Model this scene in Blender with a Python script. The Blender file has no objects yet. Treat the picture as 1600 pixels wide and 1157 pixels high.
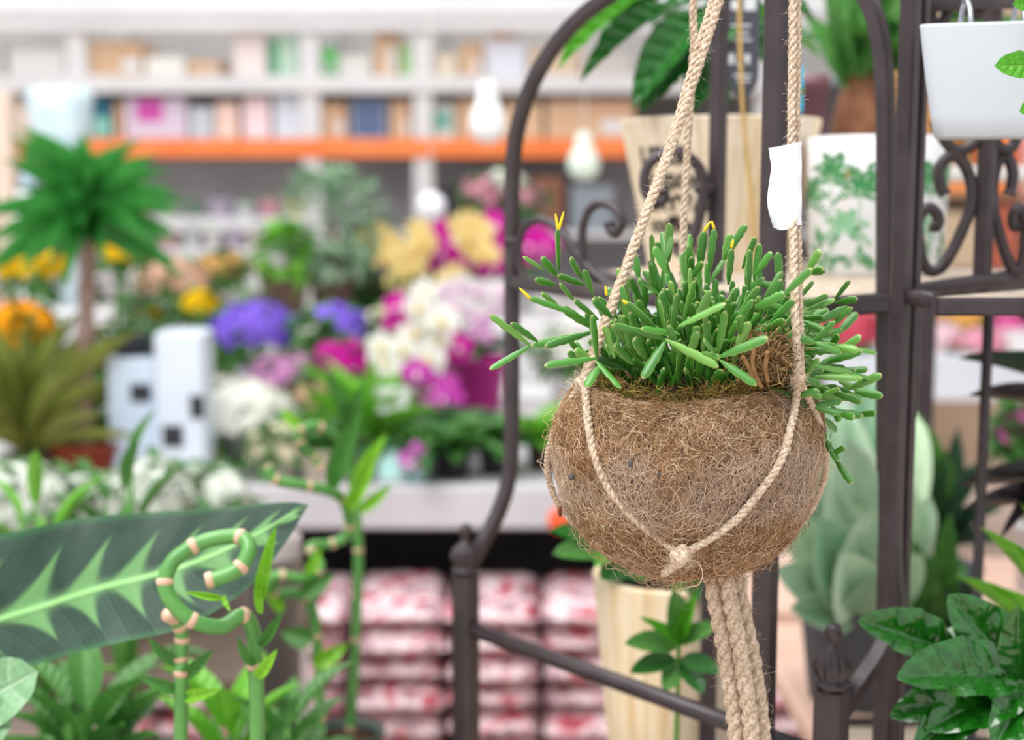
import bpy, math, random
import numpy as np
from mathutils import Vector, Matrix

# ------------------------------------------------------------------ camera, world, lights, exposure
random.seed(7)
F = 2222.22
CH = 1.35
PITCH = math.atan((578.5 - 300) / F)
SC = bpy.context.scene
COL = SC.collection
cd = bpy.data.cameras.new('camera')
cam = bpy.data.objects.new('camera', cd)
COL.objects.link(cam)
cam.location = (0, 0, CH)
cam.rotation_euler = (math.pi / 2 - PITCH, 0, 0)
cd.lens = 50
cd.sensor_width = 36
cd.sensor_fit = 'HORIZONTAL'
cd.clip_start = 0.05
cd.clip_end = 100
cd.dof.use_dof = True
cd.dof.focus_distance = 0.815
cd.dof.aperture_fstop = 4.5
SC.camera = cam

world = bpy.data.worlds.new('daylight')
SC.world = world
world.use_nodes = True
wb = world.node_tree.nodes['Background']
wb.inputs[0].default_value = (0.97, 0.98, 1.0, 1)
wb.inputs[1].default_value = 0.85

def area(name, loc, target, sx, sy, power, col=(1, 1, 1)):
    l = bpy.data.lights.new(name, 'AREA')
    l.shape = 'RECTANGLE'
    l.size, l.size_y, l.energy, l.color = sx, sy, power, col
    o = bpy.data.objects.new(name, l)
    COL.objects.link(o)
    o.location = loc
    o.rotation_euler = (Vector(target) - Vector(loc)).to_track_quat('-Z', 'Y').to_euler()
    return o
area('added_light_near', (-1.2, -0.2, 4.4), (0.1, 0.9, 1.2), 2.6, 2.6, 150, (1, 0.985, 0.96))  # unseen area lamp added overhead for soft top and front light
area('added_light_middle', (-1.5, 3.6, 4.6), (-0.8, 3.8, 0.8), 4.0, 2.6, 80, (1, 0.99, 0.97))  # unseen area lamp added to brighten the flower tables
area('added_light_far', (-1.5, 6.2, 4.8), (-1.2, 7.6, 1.6), 5.0, 1.6, 22, (1, 0.99, 0.97))  # unseen area lamp added for soft light on the back racking
SC.view_settings.view_transform = 'Standard'
SC.view_settings.look = 'None'
SC.view_settings.exposure = 0.35
SC.view_settings.gamma = 1
SC.view_settings.use_curve_mapping = False

# ------------------------------------------------------------------ helpers
CP, SP = math.cos(PITCH), math.sin(PITCH)
def P(px, py, Y):
    """the point at distance Y (world y) that shows at pixel (px, py)"""
    r, u = (px - 800) / F, (578.5 - py) / F
    d = Vector((r, CP + u * SP, -SP + u * CP))
    return d * (Y / d.y) + Vector((0, 0, CH))
def M_(px, Y):
    return px * Y / F
def PZ(px, Y, z):
    """ground position under pixel column px at distance Y, height z"""
    for _ in range(1):
        depth = Y * CP - (z - CH) * SP
    return Vector(((px - 800) / F * depth, Y, z))

def lin(h):
    h = h.lstrip('#')
    c = [int(h[i:i + 2], 16) / 255 for i in (0, 2, 4)]
    return tuple(((x + 0.055) / 1.055) ** 2.4 if x > 0.04045 else x / 12.92 for x in c) + (1,)

class NB:
    def __init__(s, name):
        s.m = bpy.data.materials.new(name)
        s.m.use_nodes = True
        s.t = s.m.node_tree
        s.n = s.t.nodes
        s.b = s.n['Principled BSDF']
        s.out = s.n['Material Output']
    def node(s, typ, **kw):
        n = s.n.new(typ)
        for k, v in kw.items():
            setattr(n, k, v)
        return n
    def link(s, a, b):
        s.t.links.new(a, b)
    def put(s, inp, v):
        if hasattr(v, 'links'):
            s.link(v, inp)
        else:
            inp.default_value = v
    def math(s, op, a, b=0.0, c=0.0, clamp=False):
        n = s.node('ShaderNodeMath', operation=op, use_clamp=clamp)
        s.put(n.inputs[0], a); s.put(n.inputs[1], b); s.put(n.inputs[2], c)
        return n.outputs[0]
    def mix(s, f, a, b, mode='MIX'):
        n = s.node('ShaderNodeMix', data_type='RGBA', blend_type=mode)
        s.put(n.inputs[0], f); s.put(n.inputs[6], a); s.put(n.inputs[7], b)
        return n.outputs[2]
    def noise(s, scale, detail=3, coord='Object', rough=0.5, vec=None):
        n = s.node('ShaderNodeTexNoise')
        n.inputs['Scale'].default_value = scale
        n.inputs['Detail'].default_value = detail
        n.inputs['Roughness'].default_value = rough
        s.link(vec if vec else s.coord(coord), n.inputs['Vector'])
        return n.outputs['Fac']
    def coord(s, k='Object'):
        if not hasattr(s, 'tc'):
            s.tc = s.node('ShaderNodeTexCoord')
        return s.tc.outputs[k]
    def ramp(s, f, stops, const=False):
        n = s.node('ShaderNodeValToRGB')
        e = n.color_ramp.elements
        while len(e) < len(stops):
            e.new(0.5)
        for i, (p, c) in enumerate(stops):
            e[i].position = p
            e[i].color = lin(c) if isinstance(c, str) else c
        if const:
            n.color_ramp.interpolation = 'CONSTANT'
        s.link(f, n.inputs[0])
        return n.outputs[0]
    def smooth(s, v, lo, hi):
        n = s.node('ShaderNodeMapRange', interpolation_type='SMOOTHSTEP')
        s.put(n.inputs[0], v)
        n.inputs[1].default_value, n.inputs[2].default_value = lo, hi
        return n.outputs[0]
    def bump(s, h, strength=0.3, dist=0.002):
        n = s.node('ShaderNodeBump')
        n.inputs['Strength'].default_value = strength
        n.inputs['Distance'].default_value = dist
        s.link(h, n.inputs['Height'])
        s.link(n.outputs[0], s.b.inputs['Normal'])
    def fin(s, color, rough=0.5, spec=0.5, metal=0.0, thin=0.0, coat=0.0):
        s.put(s.b.inputs['Base Color'], color)
        s.put(s.b.inputs['Roughness'], rough)
        s.b.inputs['Specular IOR Level'].default_value = spec
        s.b.inputs['Metallic'].default_value = metal
        s.b.inputs['Coat Weight'].default_value = coat
        s.b.inputs['Coat Roughness'].default_value = 0.15
        if thin > 0:
            tr = s.node('ShaderNodeBsdfTranslucent')
            s.put(tr.inputs[0], color)
            mx = s.node('ShaderNodeMixShader')
            mx.inputs[0].default_value = thin
            s.link(s.b.outputs[0], mx.inputs[1]); s.link(tr.outputs[0], mx.inputs[2])
            s.link(mx.outputs[0], s.out.inputs[0])
        return s.m
    def objrand(s):
        return s.node('ShaderNodeObjectInfo').outputs['Random']

MATS = {}
def mat(name, c1, c2=None, scale=8, rough=0.5, spec=0.4, bump=0, bscale=60, bdist=0.002, thin=0, metal=0, coat=0, rnd=0.0):
    """plain procedural material: noise between two tones, slight per-object shift, fine relief"""
    if name in MATS:
        return MATS[name]
    b = NB(name)
    c2 = c2 or c1
    col = b.mix(b.smooth(b.noise(scale), 0.3, 0.7), lin(c1), lin(c2))
    if rnd:
        hs = b.node('ShaderNodeHueSaturation')
        b.put(hs.inputs['Value'], b.math('MULTIPLY_ADD', b.objrand(), rnd, 1 - rnd / 2))
        b.link(col, hs.inputs['Color'])
        col = hs.outputs[0]
    if bump:
        b.bump(b.noise(bscale, 4), bump, bdist)
    MATS[name] = b.fin(col, rough, spec, metal, thin, coat)
    return MATS[name]

def leafmat(name, c1, c2, vein=None, lat=9.0, rough=0.35, thin=0.2, vs=0.4, relief=0.35, rnd=0.25, coat=0.0, edge=None, rdist=0.004):
    if name in MATS:
        return MATS[name]
    b = NB(name)
    sx = b.node('ShaderNodeSeparateXYZ')
    b.link(b.coord('UV'), sx.inputs[0])
    u = b.math('ABSOLUTE', b.math('MULTIPLY_ADD', sx.outputs[0], 2, -1))
    v = sx.outputs[1]
    w = b.math('SUBTRACT', b.math('MULTIPLY', v, lat), b.math('MULTIPLY', u, lat * 0.16))
    s = b.math('PINGPONG', w, 0.5)
    s = b.math('MULTIPLY', s, 2)
    col = b.mix(b.smooth(b.noise(14, 3), 0.3, 0.7), lin(c1), lin(c2))
    hs = b.node('ShaderNodeHueSaturation')
    b.put(hs.inputs['Value'], b.math('MULTIPLY_ADD', b.objrand(), rnd, 1 - rnd / 2))
    b.link(col, hs.inputs['Color'])
    col = hs.outputs[0]
    if vein:
        latm = b.math('MULTIPLY', b.math('SUBTRACT', 1.0, b.smooth(s, 0.0, 0.22)), 0.5)
        mid = b.math('SUBTRACT', 1.0, b.smooth(u, 0.02, 0.08))
        col = b.mix(b.math('MULTIPLY', b.math('MAXIMUM', latm, mid), vs), col, lin(vein))
    if edge:
        col = b.mix(b.math('MULTIPLY', b.smooth(u, .72, 1.0), .8), col, lin(edge))
    b.bump(b.math('ADD', b.smooth(s, 0.0, 0.8), b.smooth(u, 0.0, 0.15)), relief, rdist)
    MATS[name] = b.fin(col, rough, 0.5, 0, thin, coat)
    return MATS[name]

WM = {}
def setup(o, parent, Mx):
    COL.objects.link(o)
    WM[o.name] = Mx
    if parent is not None:
        o.parent = parent
        o.matrix_basis = WM[parent.name].inverted() @ Mx
    else:
        o.matrix_basis = Mx
    return o
def tag(o, label, cat, group=None, kind=None):
    if label: o['label'] = label
    if cat: o['category'] = cat
    if group: o['group'] = group
    if kind: o['kind'] = kind
    return o
def thing(name, loc, label, cat, group=None):
    o = bpy.data.objects.new(name, None)
    o.empty_display_size = 0.02
    setup(o, None, Matrix.Translation(Vector(loc)))
    return tag(o, label, cat, group)
def mesh(name, VF, m, smooth=True, uv=None):
    V, Fc = VF[0], VF[1]
    me = bpy.data.meshes.new(name)
    me.from_pydata([tuple(v) for v in V], [], Fc)
    if smooth:
        me.polygons.foreach_set('use_smooth', [True] * len(me.polygons))
    me.materials.append(m)
    if uv is not None:
        lay = me.uv_layers.new(name='UVMap')
        idx = np.empty(len(me.loops), dtype=np.int32)
        me.loops.foreach_get('vertex_index', idx)
        lay.data.foreach_set('uv', np.asarray(uv, dtype=np.float32)[idx].ravel())
    me.update()
    return me
def put(name, VF, m, parent=None, smooth=True, uv=None, origin=None):
    """one mesh object from world-space vertices (origin at its centre unless given)"""
    V = [Vector(v) for v in VF[0]]
    if origin is None:
        c = sum(V, Vector()) / len(V)
    else:
        c = Vector(origin)
    me = mesh(name, ([v - c for v in V], VF[1]), m, smooth, uv)
    return setup(bpy.data.objects.new(name, me), parent, Matrix.Translation(c))
def inst(name, me, parent, Mx):
    return setup(bpy.data.objects.new(name, me), parent, Mx)
def join(*L):
    V, Fc = [], []
    for a in L:
        o = len(V)
        V += list(a[0])
        Fc += [tuple(i + o for i in f) for f in a[1]]
    return V, Fc
def xf(VF, Mx):
    return [Mx @ Vector(v) for v in VF[0]], VF[1]

def catmull(pts, k=6, closed=False):
    pts = [Vector(p) for p in pts]
    n = len(pts)
    out = []
    rng = range(n if closed else n - 1)
    for i in rng:
        if closed:
            a, b, c, d = pts[i - 1], pts[i], pts[(i + 1) % n], pts[(i + 2) % n]
        else:
            b, c = pts[i], pts[i + 1]
            a = pts[i - 1] if i > 0 else b * 2 - c
            d = pts[i + 2] if i + 2 < n else c * 2 - b
        for j in range(k):
            t = j / k
            out.append(0.5 * ((2 * b) + (c - a) * t + (2 * a - 5 * b + 4 * c - d) * t * t + (3 * b - a - 3 * c + d) * t ** 3))
    if not closed:
        out.append(pts[-1])
    return out
RSQ = [(1, .72), (.72, 1), (-.72, 1), (-1, .72), (-1, -.72), (-.72, -1), (.72, -1), (1, -.72)]
def frames(path, ref=None):
    n = len(path)
    T = []
    for i in range(n):
        t = path[min(i + 1, n - 1)] - path[max(i - 1, 0)]
        T.append(t.normalized() if t.length > 1e-9 else Vector((0, 0, 1)))
    A = []
    if ref is not None:
        r = Vector(ref)
        for t in T:
            a = r - t * r.dot(t)
            if a.length < 1e-3:
                a = A[-1] if A else t.orthogonal()
            A.append(a.normalized())
    else:
        a = T[0].orthogonal().normalized()
        for t in T:
            a = a - t * a.dot(t)
            a = a.normalized() if a.length > 1e-6 else t.orthogonal().normalized()
            A.append(a)
    return T, A, [t.cross(a) for t, a in zip(T, A)]
def tube(path, rad, n=8, ref=None, square=False, cap=True, closed=False):
    path = [Vector(p) for p in path]
    T, A, B = frames(path, ref)
    sec = RSQ if square else [(math.cos(2 * math.pi * k / n), math.sin(2 * math.pi * k / n)) for k in range(n)]
    n = len(sec)
    V, Fc = [], []
    for i, p in enumerate(path):
        r = rad[i] if isinstance(rad, (list, tuple)) else rad
        for (x, y) in sec:
            V.append(p + A[i] * (x * r) + B[i] * (y * r))
    L = len(path)
    for i in range(L if closed else L - 1):
        j = (i + 1) % L
        for k in range(n):
            Fc.append((i * n + k, i * n + (k + 1) % n, j * n + (k + 1) % n, j * n + k))
    if cap and not closed:
        Fc.append(tuple(reversed(range(n))))
        Fc.append(tuple((L - 1) * n + k for k in range(n)))
    return V, Fc
def lathe(prof, n=32, c=(0, 0, 0), flute=None):
    V, Fc = [], []
    for i, (r, z) in enumerate(prof):
        for k in range(n):
            a = 2 * math.pi * k / n
            rr = r * (1 + (flute[i] * math.cos(a * flute[-1]) if flute else 0))
            V.append(Vector((c[0] + rr * math.cos(a), c[1] + rr * math.sin(a), c[2] + z)))
    for i in range(len(prof) - 1):
        for k in range(n):
            Fc.append((i * n + k, i * n + (k + 1) % n, (i + 1) * n + (k + 1) % n, (i + 1) * n + k))
    Fc.append(tuple(reversed(range(n))))
    Fc.append(tuple((len(prof) - 1) * n + k for k in range(n)))
    return V, Fc
def box(x0, x1, y0, y1, z0, z1, bv=0.0):
    if bv <= 0:
        V = [(x, y, z) for z in (z0, z1) for x, y in ((x0, y0), (x1, y0), (x1, y1), (x0, y1))]
        return [Vector(v) for v in V], [(3, 2, 1, 0), (4, 5, 6, 7), (0, 1, 5, 4), (1, 2, 6, 5), (2, 3, 7, 6), (3, 0, 4, 7)]
    V, Fc = [], []
    rings = [(z0, bv), (z0 + bv, 0), (z1 - bv, 0), (z1, bv)]
    for z, i in rings:
        a, b, c, d = x0 + i, x1 - i, y0 + i, y1 - i
        q = bv
        V += [Vector(v) for v in ((a + q, c, z), (b - q, c, z), (b, c + q, z), (b, d - q, z), (b - q, d, z), (a + q, d, z), (a, d - q, z), (a, c + q, z))]
    for i in range(3):
        for k in range(8):
            Fc.append((i * 8 + k, i * 8 + (k + 1) % 8, (i + 1) * 8 + (k + 1) % 8, (i + 1) * 8 + k))
    Fc += [tuple(reversed(range(8))), tuple(24 + k for k in range(8))]
    return V, Fc
def prism(poly, z0, z1):
    n = len(poly)
    V = [Vector((x, y, z0)) for x, y in poly] + [Vector((x, y, z1)) for x, y in poly]
    Fc = [tuple(reversed(range(n))), tuple(range(n, 2 * n))] + [(i, (i + 1) % n, n + (i + 1) % n, n + i) for i in range(n)]
    return V, Fc
def blob(c, rx, ry, rz, n=12, m=8, jit=0.0):
    V, Fc = [], []
    for i in range(m + 1):
        ph = math.pi * i / m
        for k in range(n):
            a = 2 * math.pi * k / n
            j = 1 + random.uniform(-jit, jit)
            V.append(Vector((c[0] + rx * j * math.sin(ph) * math.cos(a), c[1] + ry * j * math.sin(ph) * math.sin(a), c[2] - rz * math.cos(ph))))
    for i in range(m):
        for k in range(n):
            Fc.append((i * n + k, i * n + (k + 1) % n, (i + 1) * n + (k + 1) % n, (i + 1) * n + k))
    return V, Fc
def orient(base, d, up=(0, 0, 1), sx=1.0, sy=1.0, sz=1.0, roll=0.0):
    """matrix taking local +Y to direction d, local +Z towards up"""
    y = Vector(d).normalized()
    z = Vector(up)
    z = z - y * z.dot(y)
    if z.length < 1e-4:
        z = y.orthogonal()
    z.normalize()
    x = y.cross(z)
    if roll:
        x, z = x * math.cos(roll) + z * math.sin(roll), z * math.cos(roll) - x * math.sin(roll)
    R = Matrix(((x.x * sx, y.x * sy, z.x * sz, base[0]), (x.y * sx, y.y * sy, z.y * sz, base[1]), (x.z * sx, y.z * sy, z.z * sz, base[2]), (0, 0, 0, 1)))
    return R
def leafgeo(shape=1.0, fold=0.25, droop=0.25, nu=6, nv=10, wave=0.0, wf=5, tip=1.0, quilt=0.0):
    """unit leaf along +Y (length 1, half width 0.5), uv included"""
    V, Fc, UV = [], [], []
    for j in range(nv + 1):
        v = j / nv
        e = math.sin(math.pi * min(1, v) ** shape) ** (0.75 * tip) if 0 < v < 1 else 0.0
        w = 0.5 * max(e, 0.03 if v < 0.5 else 0.0)
        for i in range(nu + 1):
            u = -1 + 2 * i / nu
            z = abs(u) * w * fold - droop * v * v + wave * abs(u) * math.sin(v * wf * 2 * math.pi + (1 if u > 0 else 0)) * w
            if quilt:
                z += quilt * abs(math.sin(math.pi * (7 * v - 1.1 * abs(u)))) ** .7 * math.sin(math.pi * min(1, abs(u) * .85 + .02)) * (w / .5)
            V.append(Vector((u * w, v, z)))
            UV.append((i / nu, v))
    for j in range(nv):
        for i in range(nu):
            a = j * (nu + 1) + i
            Fc.append((a, a + 1, a + nu + 2, a + nu + 1))
    return V, Fc, UV
MESHES = {}
def leafmesh(key, m, **kw):
    k = key + m.name
    if k not in MESHES:
        V, Fc, UV = leafgeo(**kw)
        MESHES[k] = mesh(key, (V, Fc), m, True, UV)
    return MESHES[k]
def fibres(pts, r, nseg=3):
    """pts: (n, k, 3) array of polylines -> thin tubes in one mesh"""
    n, k, _ = pts.shape
    t = np.gradient(pts, axis=1)
    t /= np.linalg.norm(t, axis=2, keepdims=True) + 1e-12
    ref = np.random.RandomState(3).normal(size=(n, 1, 3))
    a = ref - t * (ref * t).sum(2, keepdims=True)
    a /= np.linalg.norm(a, axis=2, keepdims=True) + 1e-12
    b = np.cross(t, a)
    taper = np.ones((1, k, 1)); taper[:, 0] = .5; taper[:, -1] = .3
    R = (r if np.isscalar(r) else r[:, None, None]) * taper
    rings = [pts + R * (a * math.cos(2 * math.pi * q / nseg) + b * math.sin(2 * math.pi * q / nseg)) for q in range(nseg)]
    V = np.stack(rings, axis=2).reshape(-1, 3)
    base = (np.arange(n)[:, None, None] * k + np.arange(k - 1)[None, :, None]) * nseg
    q = np.arange(nseg)[None, None, :]
    q2 = (q + 1) % nseg
    Fc = np.stack([base + q, base + q2, base + nseg + q2, base + nseg + q], axis=-1).reshape(-1, 4)
    return V, Fc
def putbig(name, V, Fc, m, parent, kind='stuff'):
    c = V.mean(0)
    me = bpy.data.meshes.new(name)
    me.from_pydata((V - c).tolist(), [], Fc.tolist())
    me.polygons.foreach_set('use_smooth', [True] * len(me.polygons))
    me.materials.append(m)
    o = setup(bpy.data.objects.new(name, me), parent, Matrix.Translation(Vector(c)))
    if kind: o['kind'] = kind
    return o

# ------------------------------------------------------------------ common materials
IRON = mat('brown_iron', '#3d3236', '#31272a', 40, 0.38, 0.5, 0.25, 500, 0.0006)
SOIL = mat('potting_soil', '#2a1c14', '#4a3526', 60, 0.95, 0.1, 0.8, 120, 0.006)
WHITE = mat('white_glaze', '#e4e4e6', '#dcdde0', 3, 0.3, 0.5)
STEEL = mat('white_shelf_steel', '#dedcdd', '#d2d0d2', 2, 0.5, 0.3)
TAN = mat('cardboard', '#dcbd9f', '#d2ae8e', 4, 0.8, 0.2, 0.15, 30)
ORANGE = mat('orange_beam_paint', '#f58a4a', '#f07a38', 3, 0.4, 0.4)
TERRA = mat('terracotta', '#9c4a33', '#86402c', 8, 0.8, 0.2, 0.2, 60)
LEAFG = leafmat('leaf_mid_green', '#4f8a3c', '#3c7431', '#8fb56f', 8)
LEAFD = leafmat('leaf_dark_green', '#23582a', '#2f6d2c', '#5f9a4f', 8, 0.25)
LEAFL = leafmat('leaf_lime_green', '#7cc23a', '#63ad2d', '#b6e07c', 8)
STEMG = mat('stem_green', '#5d9a3e', '#47822f', 20, 0.5, 0.4)

# ------------------------------------------------------------------ the setting
bf = NB('floor_tiles_pinkish')
br = bf.node('ShaderNodeTexBrick')
br.offset = 0.0
for i, v in enumerate((lin('#e8d6c9'), lin('#e1ccbe'), lin('#cbb6a8'))):
    br.inputs[i + 1].default_value = v
br.inputs['Scale'].default_value = 1.0
br.inputs['Mortar Size'].default_value = 0.006
br.inputs['Brick Width'].default_value = 0.6
br.inputs['Row Height'].default_value = 0.6
bf.link(bf.coord('Object'), br.inputs['Vector'])
FLOORM = bf.fin(bf.mix(bf.math('MULTIPLY', bf.noise(2.5), 0.3), br.outputs[0], lin('#d9c0b2')), 0.45, 0.4)
tag(put('floor', box(-7, 7, -3, 10, -0.1, 0), FLOORM, None, False), 'pinkish beige tiled shop floor', None, kind='structure')
WALLM = mat('grey_wall_paint', '#c9c6c4', '#bfbcba', 1.5, 0.8, 0.2)
tag(put('wall_back', box(-7, 7, 9.2, 9.4, 0, 5), WALLM, None, False), 'pale grey back wall behind the racking', None, kind='structure')
tag(put('wall_right', box(6.4, 6.6, 3, 9.2, 0, 5), WALLM, None, False), 'pale grey side wall of the shop', None, kind='structure')

# --- warehouse racking at the back
YR = 8.0
rack = thing('storage_rack', (0, YR + .5, 0), 'long warehouse storage rack with orange beam along the back wall', 'rack')
def zr(py, Y=YR): return P(800, py, Y).z
xl, xr = -4.2, 3.6
GREYP = mat('rack_back_panel', '#d3d0cd', '#c8c5c3', 1.5, 0.7, 0.2)
for i, px in enumerate((-395, 133, 490, 663, 1190, 1710)):
    x = (px - 800) / F * YR
    put('upright', box(x - .055, x + .055, YR - .02, YR + .09, 0, 3.2, .008), STEEL, rack, False)
    put('upright', box(x - .055, x + .055, YR + .85, YR + .95, 0, 3.2, .008), STEEL, rack, False)
put('orange_beam', box(xl, xr, YR - .04, YR + .03, zr(247), zr(217), .008), ORANGE, rack, False)
put('shelf_board', box(xl, xr, YR + .03, YR + .95, zr(222), zr(217)), GREYP, rack, False)
put('shelf_lip', box(xl, xr, YR - .05, YR + .03, zr(146), zr(119), .006), STEEL, rack, False)
put('shelf_board', box(xl, xr, YR + .03, YR + .95, zr(124), zr(119)), GREYP, rack, False)
put('top_fascia', box(xl, xr, YR - .07, YR + .03, zr(50), zr(-60), .01), mat('white_fascia', '#e8e8ea', '#dcdcdf', 1.2, 0.5, 0.3), rack, False)
put('top_rail', box(xl, xr, YR - .10, YR - .07, zr(28), zr(20), .004), STEEL, rack, False)
put('back_panel', box(xl, xr, YR + .96, YR + .98, zr(330), zr(-60)), GREYP, rack, False)
put('lower_back_panel', box(xl, xr, YR + .6, YR + .62, 0.05, zr(246)), mat('dark_back_panel', '#b9b7ba', '#a9a8ac', 2, 0.8, 0.2), rack, False)
put('low_shelf', box(xl, xr, YR - .04, YR + .6, zr(372), zr(362), .005), STEEL, rack, False)
put('low_shelf', box(xl, xr, YR - .04, YR + .6, zr(470), zr(460), .005), STEEL, rack, False)
zA, zB, zL = zr(119), zr(217), zr(362)
def carton(x0, x1, ytop, base, label, c, kind='carton', panel=None, Y0=None, depth=.34, cat='box', c2=None):
    Y = Y0 or YR + .06
    a, b = (x0 - 800) / F * Y * 1.0, (x1 - 800) / F * Y * 1.0
    zt = P(800, ytop, Y).z
    t = thing(kind, ((a + b) / 2, Y + depth / 2, base), label, cat, 'goods on the back rack')
    m = TAN if c == 'tan' else mat('carton_' + c.strip('#'), c, c2 or c, 5, 0.55, 0.3)
    put('body', box(a + .004, b - .004, Y, Y + depth, base, zt, .006), m, t, False)
    mx = (a + b) / 2
    if c == 'tan':
        put('packing_tape', box(mx - .025, mx + .025, Y - .0015, Y + depth, zt - .0005, zt + .001), mat('packing_tape', '#b98a55', '#c79a66', 9, 0.25, 0.5), t, False)
        put('shipping_label', box(a + (b - a) * .62, b - .02, Y - .0015, Y, base + .03, base + (zt - base) * .5), WHITE, t, False)
    if panel:
        f0, f1, g0, g1, pc = panel
        put('printed_panel', box(a + (b - a) * f0, a + (b - a) * f1, Y - .0025, Y, base + (zt - base) * g0, base + (zt - base) * g1), mat('print_' + pc.strip('#'), pc, pc, 5, 0.5, 0.3), t, False)
    return t
carton(150, 234, 64, zA, 'large brown cardboard carton on upper rack shelf, next to the left upright', 'tan', 'cardboard_carton')
carton(236, 300, 88, zA, 'low white carton between two brown cartons on the upper rack shelf', '#e9e6e0')
carton(302, 352, 94, zA, 'small low brown carton on upper rack shelf', 'tan', 'cardboard_carton')
carton(372, 424, 46, zA, 'tall pinkish white pack on upper rack shelf beside green pack', '#efe0dd', 'tall_pack')
carton(426, 474, 56, zA, 'green and white striped pack on upper rack shelf', '#bcd6c2', 'striped_pack', (.05, .35, .05, .9, '#5ca27b'))
carton(482, 496, 84, zA, 'slim cream pack on upper rack shelf left of green bottle', '#ece6d8', 'slim_pack')
carton(534, 586, 86, zA, 'low grey white carton right of green bottle on upper rack shelf', '#dcd9d4')
carton(588, 626, 24, zA, 'tall narrow brown carton on upper rack shelf', 'tan', 'cardboard_carton')
carton(628, 648, 70, zA, 'green topped pack behind upright on upper rack shelf', '#a9cf96', 'green_pack')
carton(680, 716, 84, zA, 'low cream carton right of upright on upper rack shelf', '#e6d6c2')
carton(718, 756, 66, zA, 'brown carton beside the lilac white box on upper rack shelf', 'tan', 'cardboard_carton')
carton(758, 822, 62, zA, 'large lilac white box on upper rack shelf', '#dcdde8', 'white_box')
carton(764, 810, 40, zr(62), 'flat brown carton lying on the lilac white box', 'tan', 'cardboard_carton')
carton(826, 905, 74, zA, 'wide pale brown carton on upper rack shelf left of the plant leaves', '#d8bfa6', 'wide_carton')
carton(908, 985, 82, zA, 'pale grey carton on upper rack shelf behind the plant leaves', '#c8bfb8', 'grey_carton')
carton(-60, 20, 70, zA, 'pale grey carton at left end of the upper rack shelf', '#cfccc9', 'grey_carton')
carton(26, 116, 78, zA, 'wide white carton left of the upright on upper rack shelf', '#dddad8', 'white_carton')
t = thing('spray_bottle', PZ(515, YR + .2, zA), 'green plastic bottle standing on the upper rack shelf', 'bottle', 'goods on the back rack')
GB = mat('green_bottle', '#63e36f', '#74ee82', 3, 0.3, 0.5)
c = PZ(515, YR + .2, zA)
put('bottle_body', lathe([(.05, 0), (.06, .02), (.06, .10), (.045, .15), (.02, .17), (.02, .19)], 20, c), GB, t)
put('bottle_label', lathe([(.0605, .03), (.0605, .085)], 20, c), mat('pale_green_label', '#d7f5d8', '#c9efcb', 5, 0.5), t)
put('bottle_cap', lathe([(.024, .19), (.024, .215), (.012, .225)], 14, c), WHITE, t)
carton(150, 184, 148, zB, 'navy and teal pack on orange beam shelf by left upright', '#2f6d86', 'navy_pack', (.1, .9, .05, .5, '#8fd0c2'))
carton(186, 200, 160, zB, 'narrow brown carton right of navy pack on orange beam shelf', 'tan', 'cardboard_carton')
carton(202, 300, 152, zB, 'lilac pack with magenta print on the orange beam shelf', '#d8cde0', 'lilac_pack', (.2, .62, .42, .95, '#cf52b0'))
carton(302, 340, 166, zB, 'blue grey pack on orange beam shelf', '#c6d0da', 'grey_pack')
carton(342, 378, 160, zB, 'peach coloured pack on orange beam shelf', '#f3d6ca', 'peach_pack')
carton(384, 428, 152, zB, 'pale pink and white pack on orange beam shelf', '#f5dfe4', 'pink_pack')
carton(432, 494, 148, zB, 'large pale blue box on orange beam shelf', '#d9e2ee', 'blue_box')
carton(502, 546, 160, zB, 'square brown carton right of pale blue box on orange beam shelf', 'tan', 'cardboard_carton')
carton(550, 608, 154, zB, 'pack with dark blue picture on orange beam shelf', '#aab6cc', 'picture_pack', (.1, .9, .05, .95, '#5c6d92'))
carton(612, 646, 158, zB, 'brown carton left of the middle upright on orange beam shelf', 'tan', 'cardboard_carton')
carton(668, 712, 162, zB, 'pack with teal print right of the middle upright', '#e2e0da', 'teal_pack', (.1, .85, .25, .8, '#6fb3a6'))
carton(714, 780, 156, zB, 'wide brown carton behind the white hanging vase', 'tan', 'cardboard_carton')
carton(786, 848, 160, zB, 'pale brown carton behind the iron arch on orange beam shelf', '#d9bb98', 'pale_carton')
carton(852, 990, 156, zB, 'long brown carton at right on orange beam shelf', 'tan', 'cardboard_carton')
carton(10, 118, 160, zB, 'wide beige carton left of the upright on orange beam shelf', '#e3d3c6', 'beige_carton')
carton(690, 760, 292, zL, 'black plastic crate on the low rack shelf behind orchids', '#2e2f36', 'black_crate', cat='crate')
carton(830, 880, 276, zL, 'reddish brown crate on the low rack shelf right of iron arch', '#8a5a48', 'brown_crate', cat='crate')
carton(890, 960, 290, zL, 'grey plastic crate on low rack shelf right of iron arch', '#8d96a0', 'grey_crate', cat='crate')
carton(770, 826, 300, zL, 'dark grey crate on low rack shelf behind the iron arch', '#4d5056', 'dark_crate', cat='crate')

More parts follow.
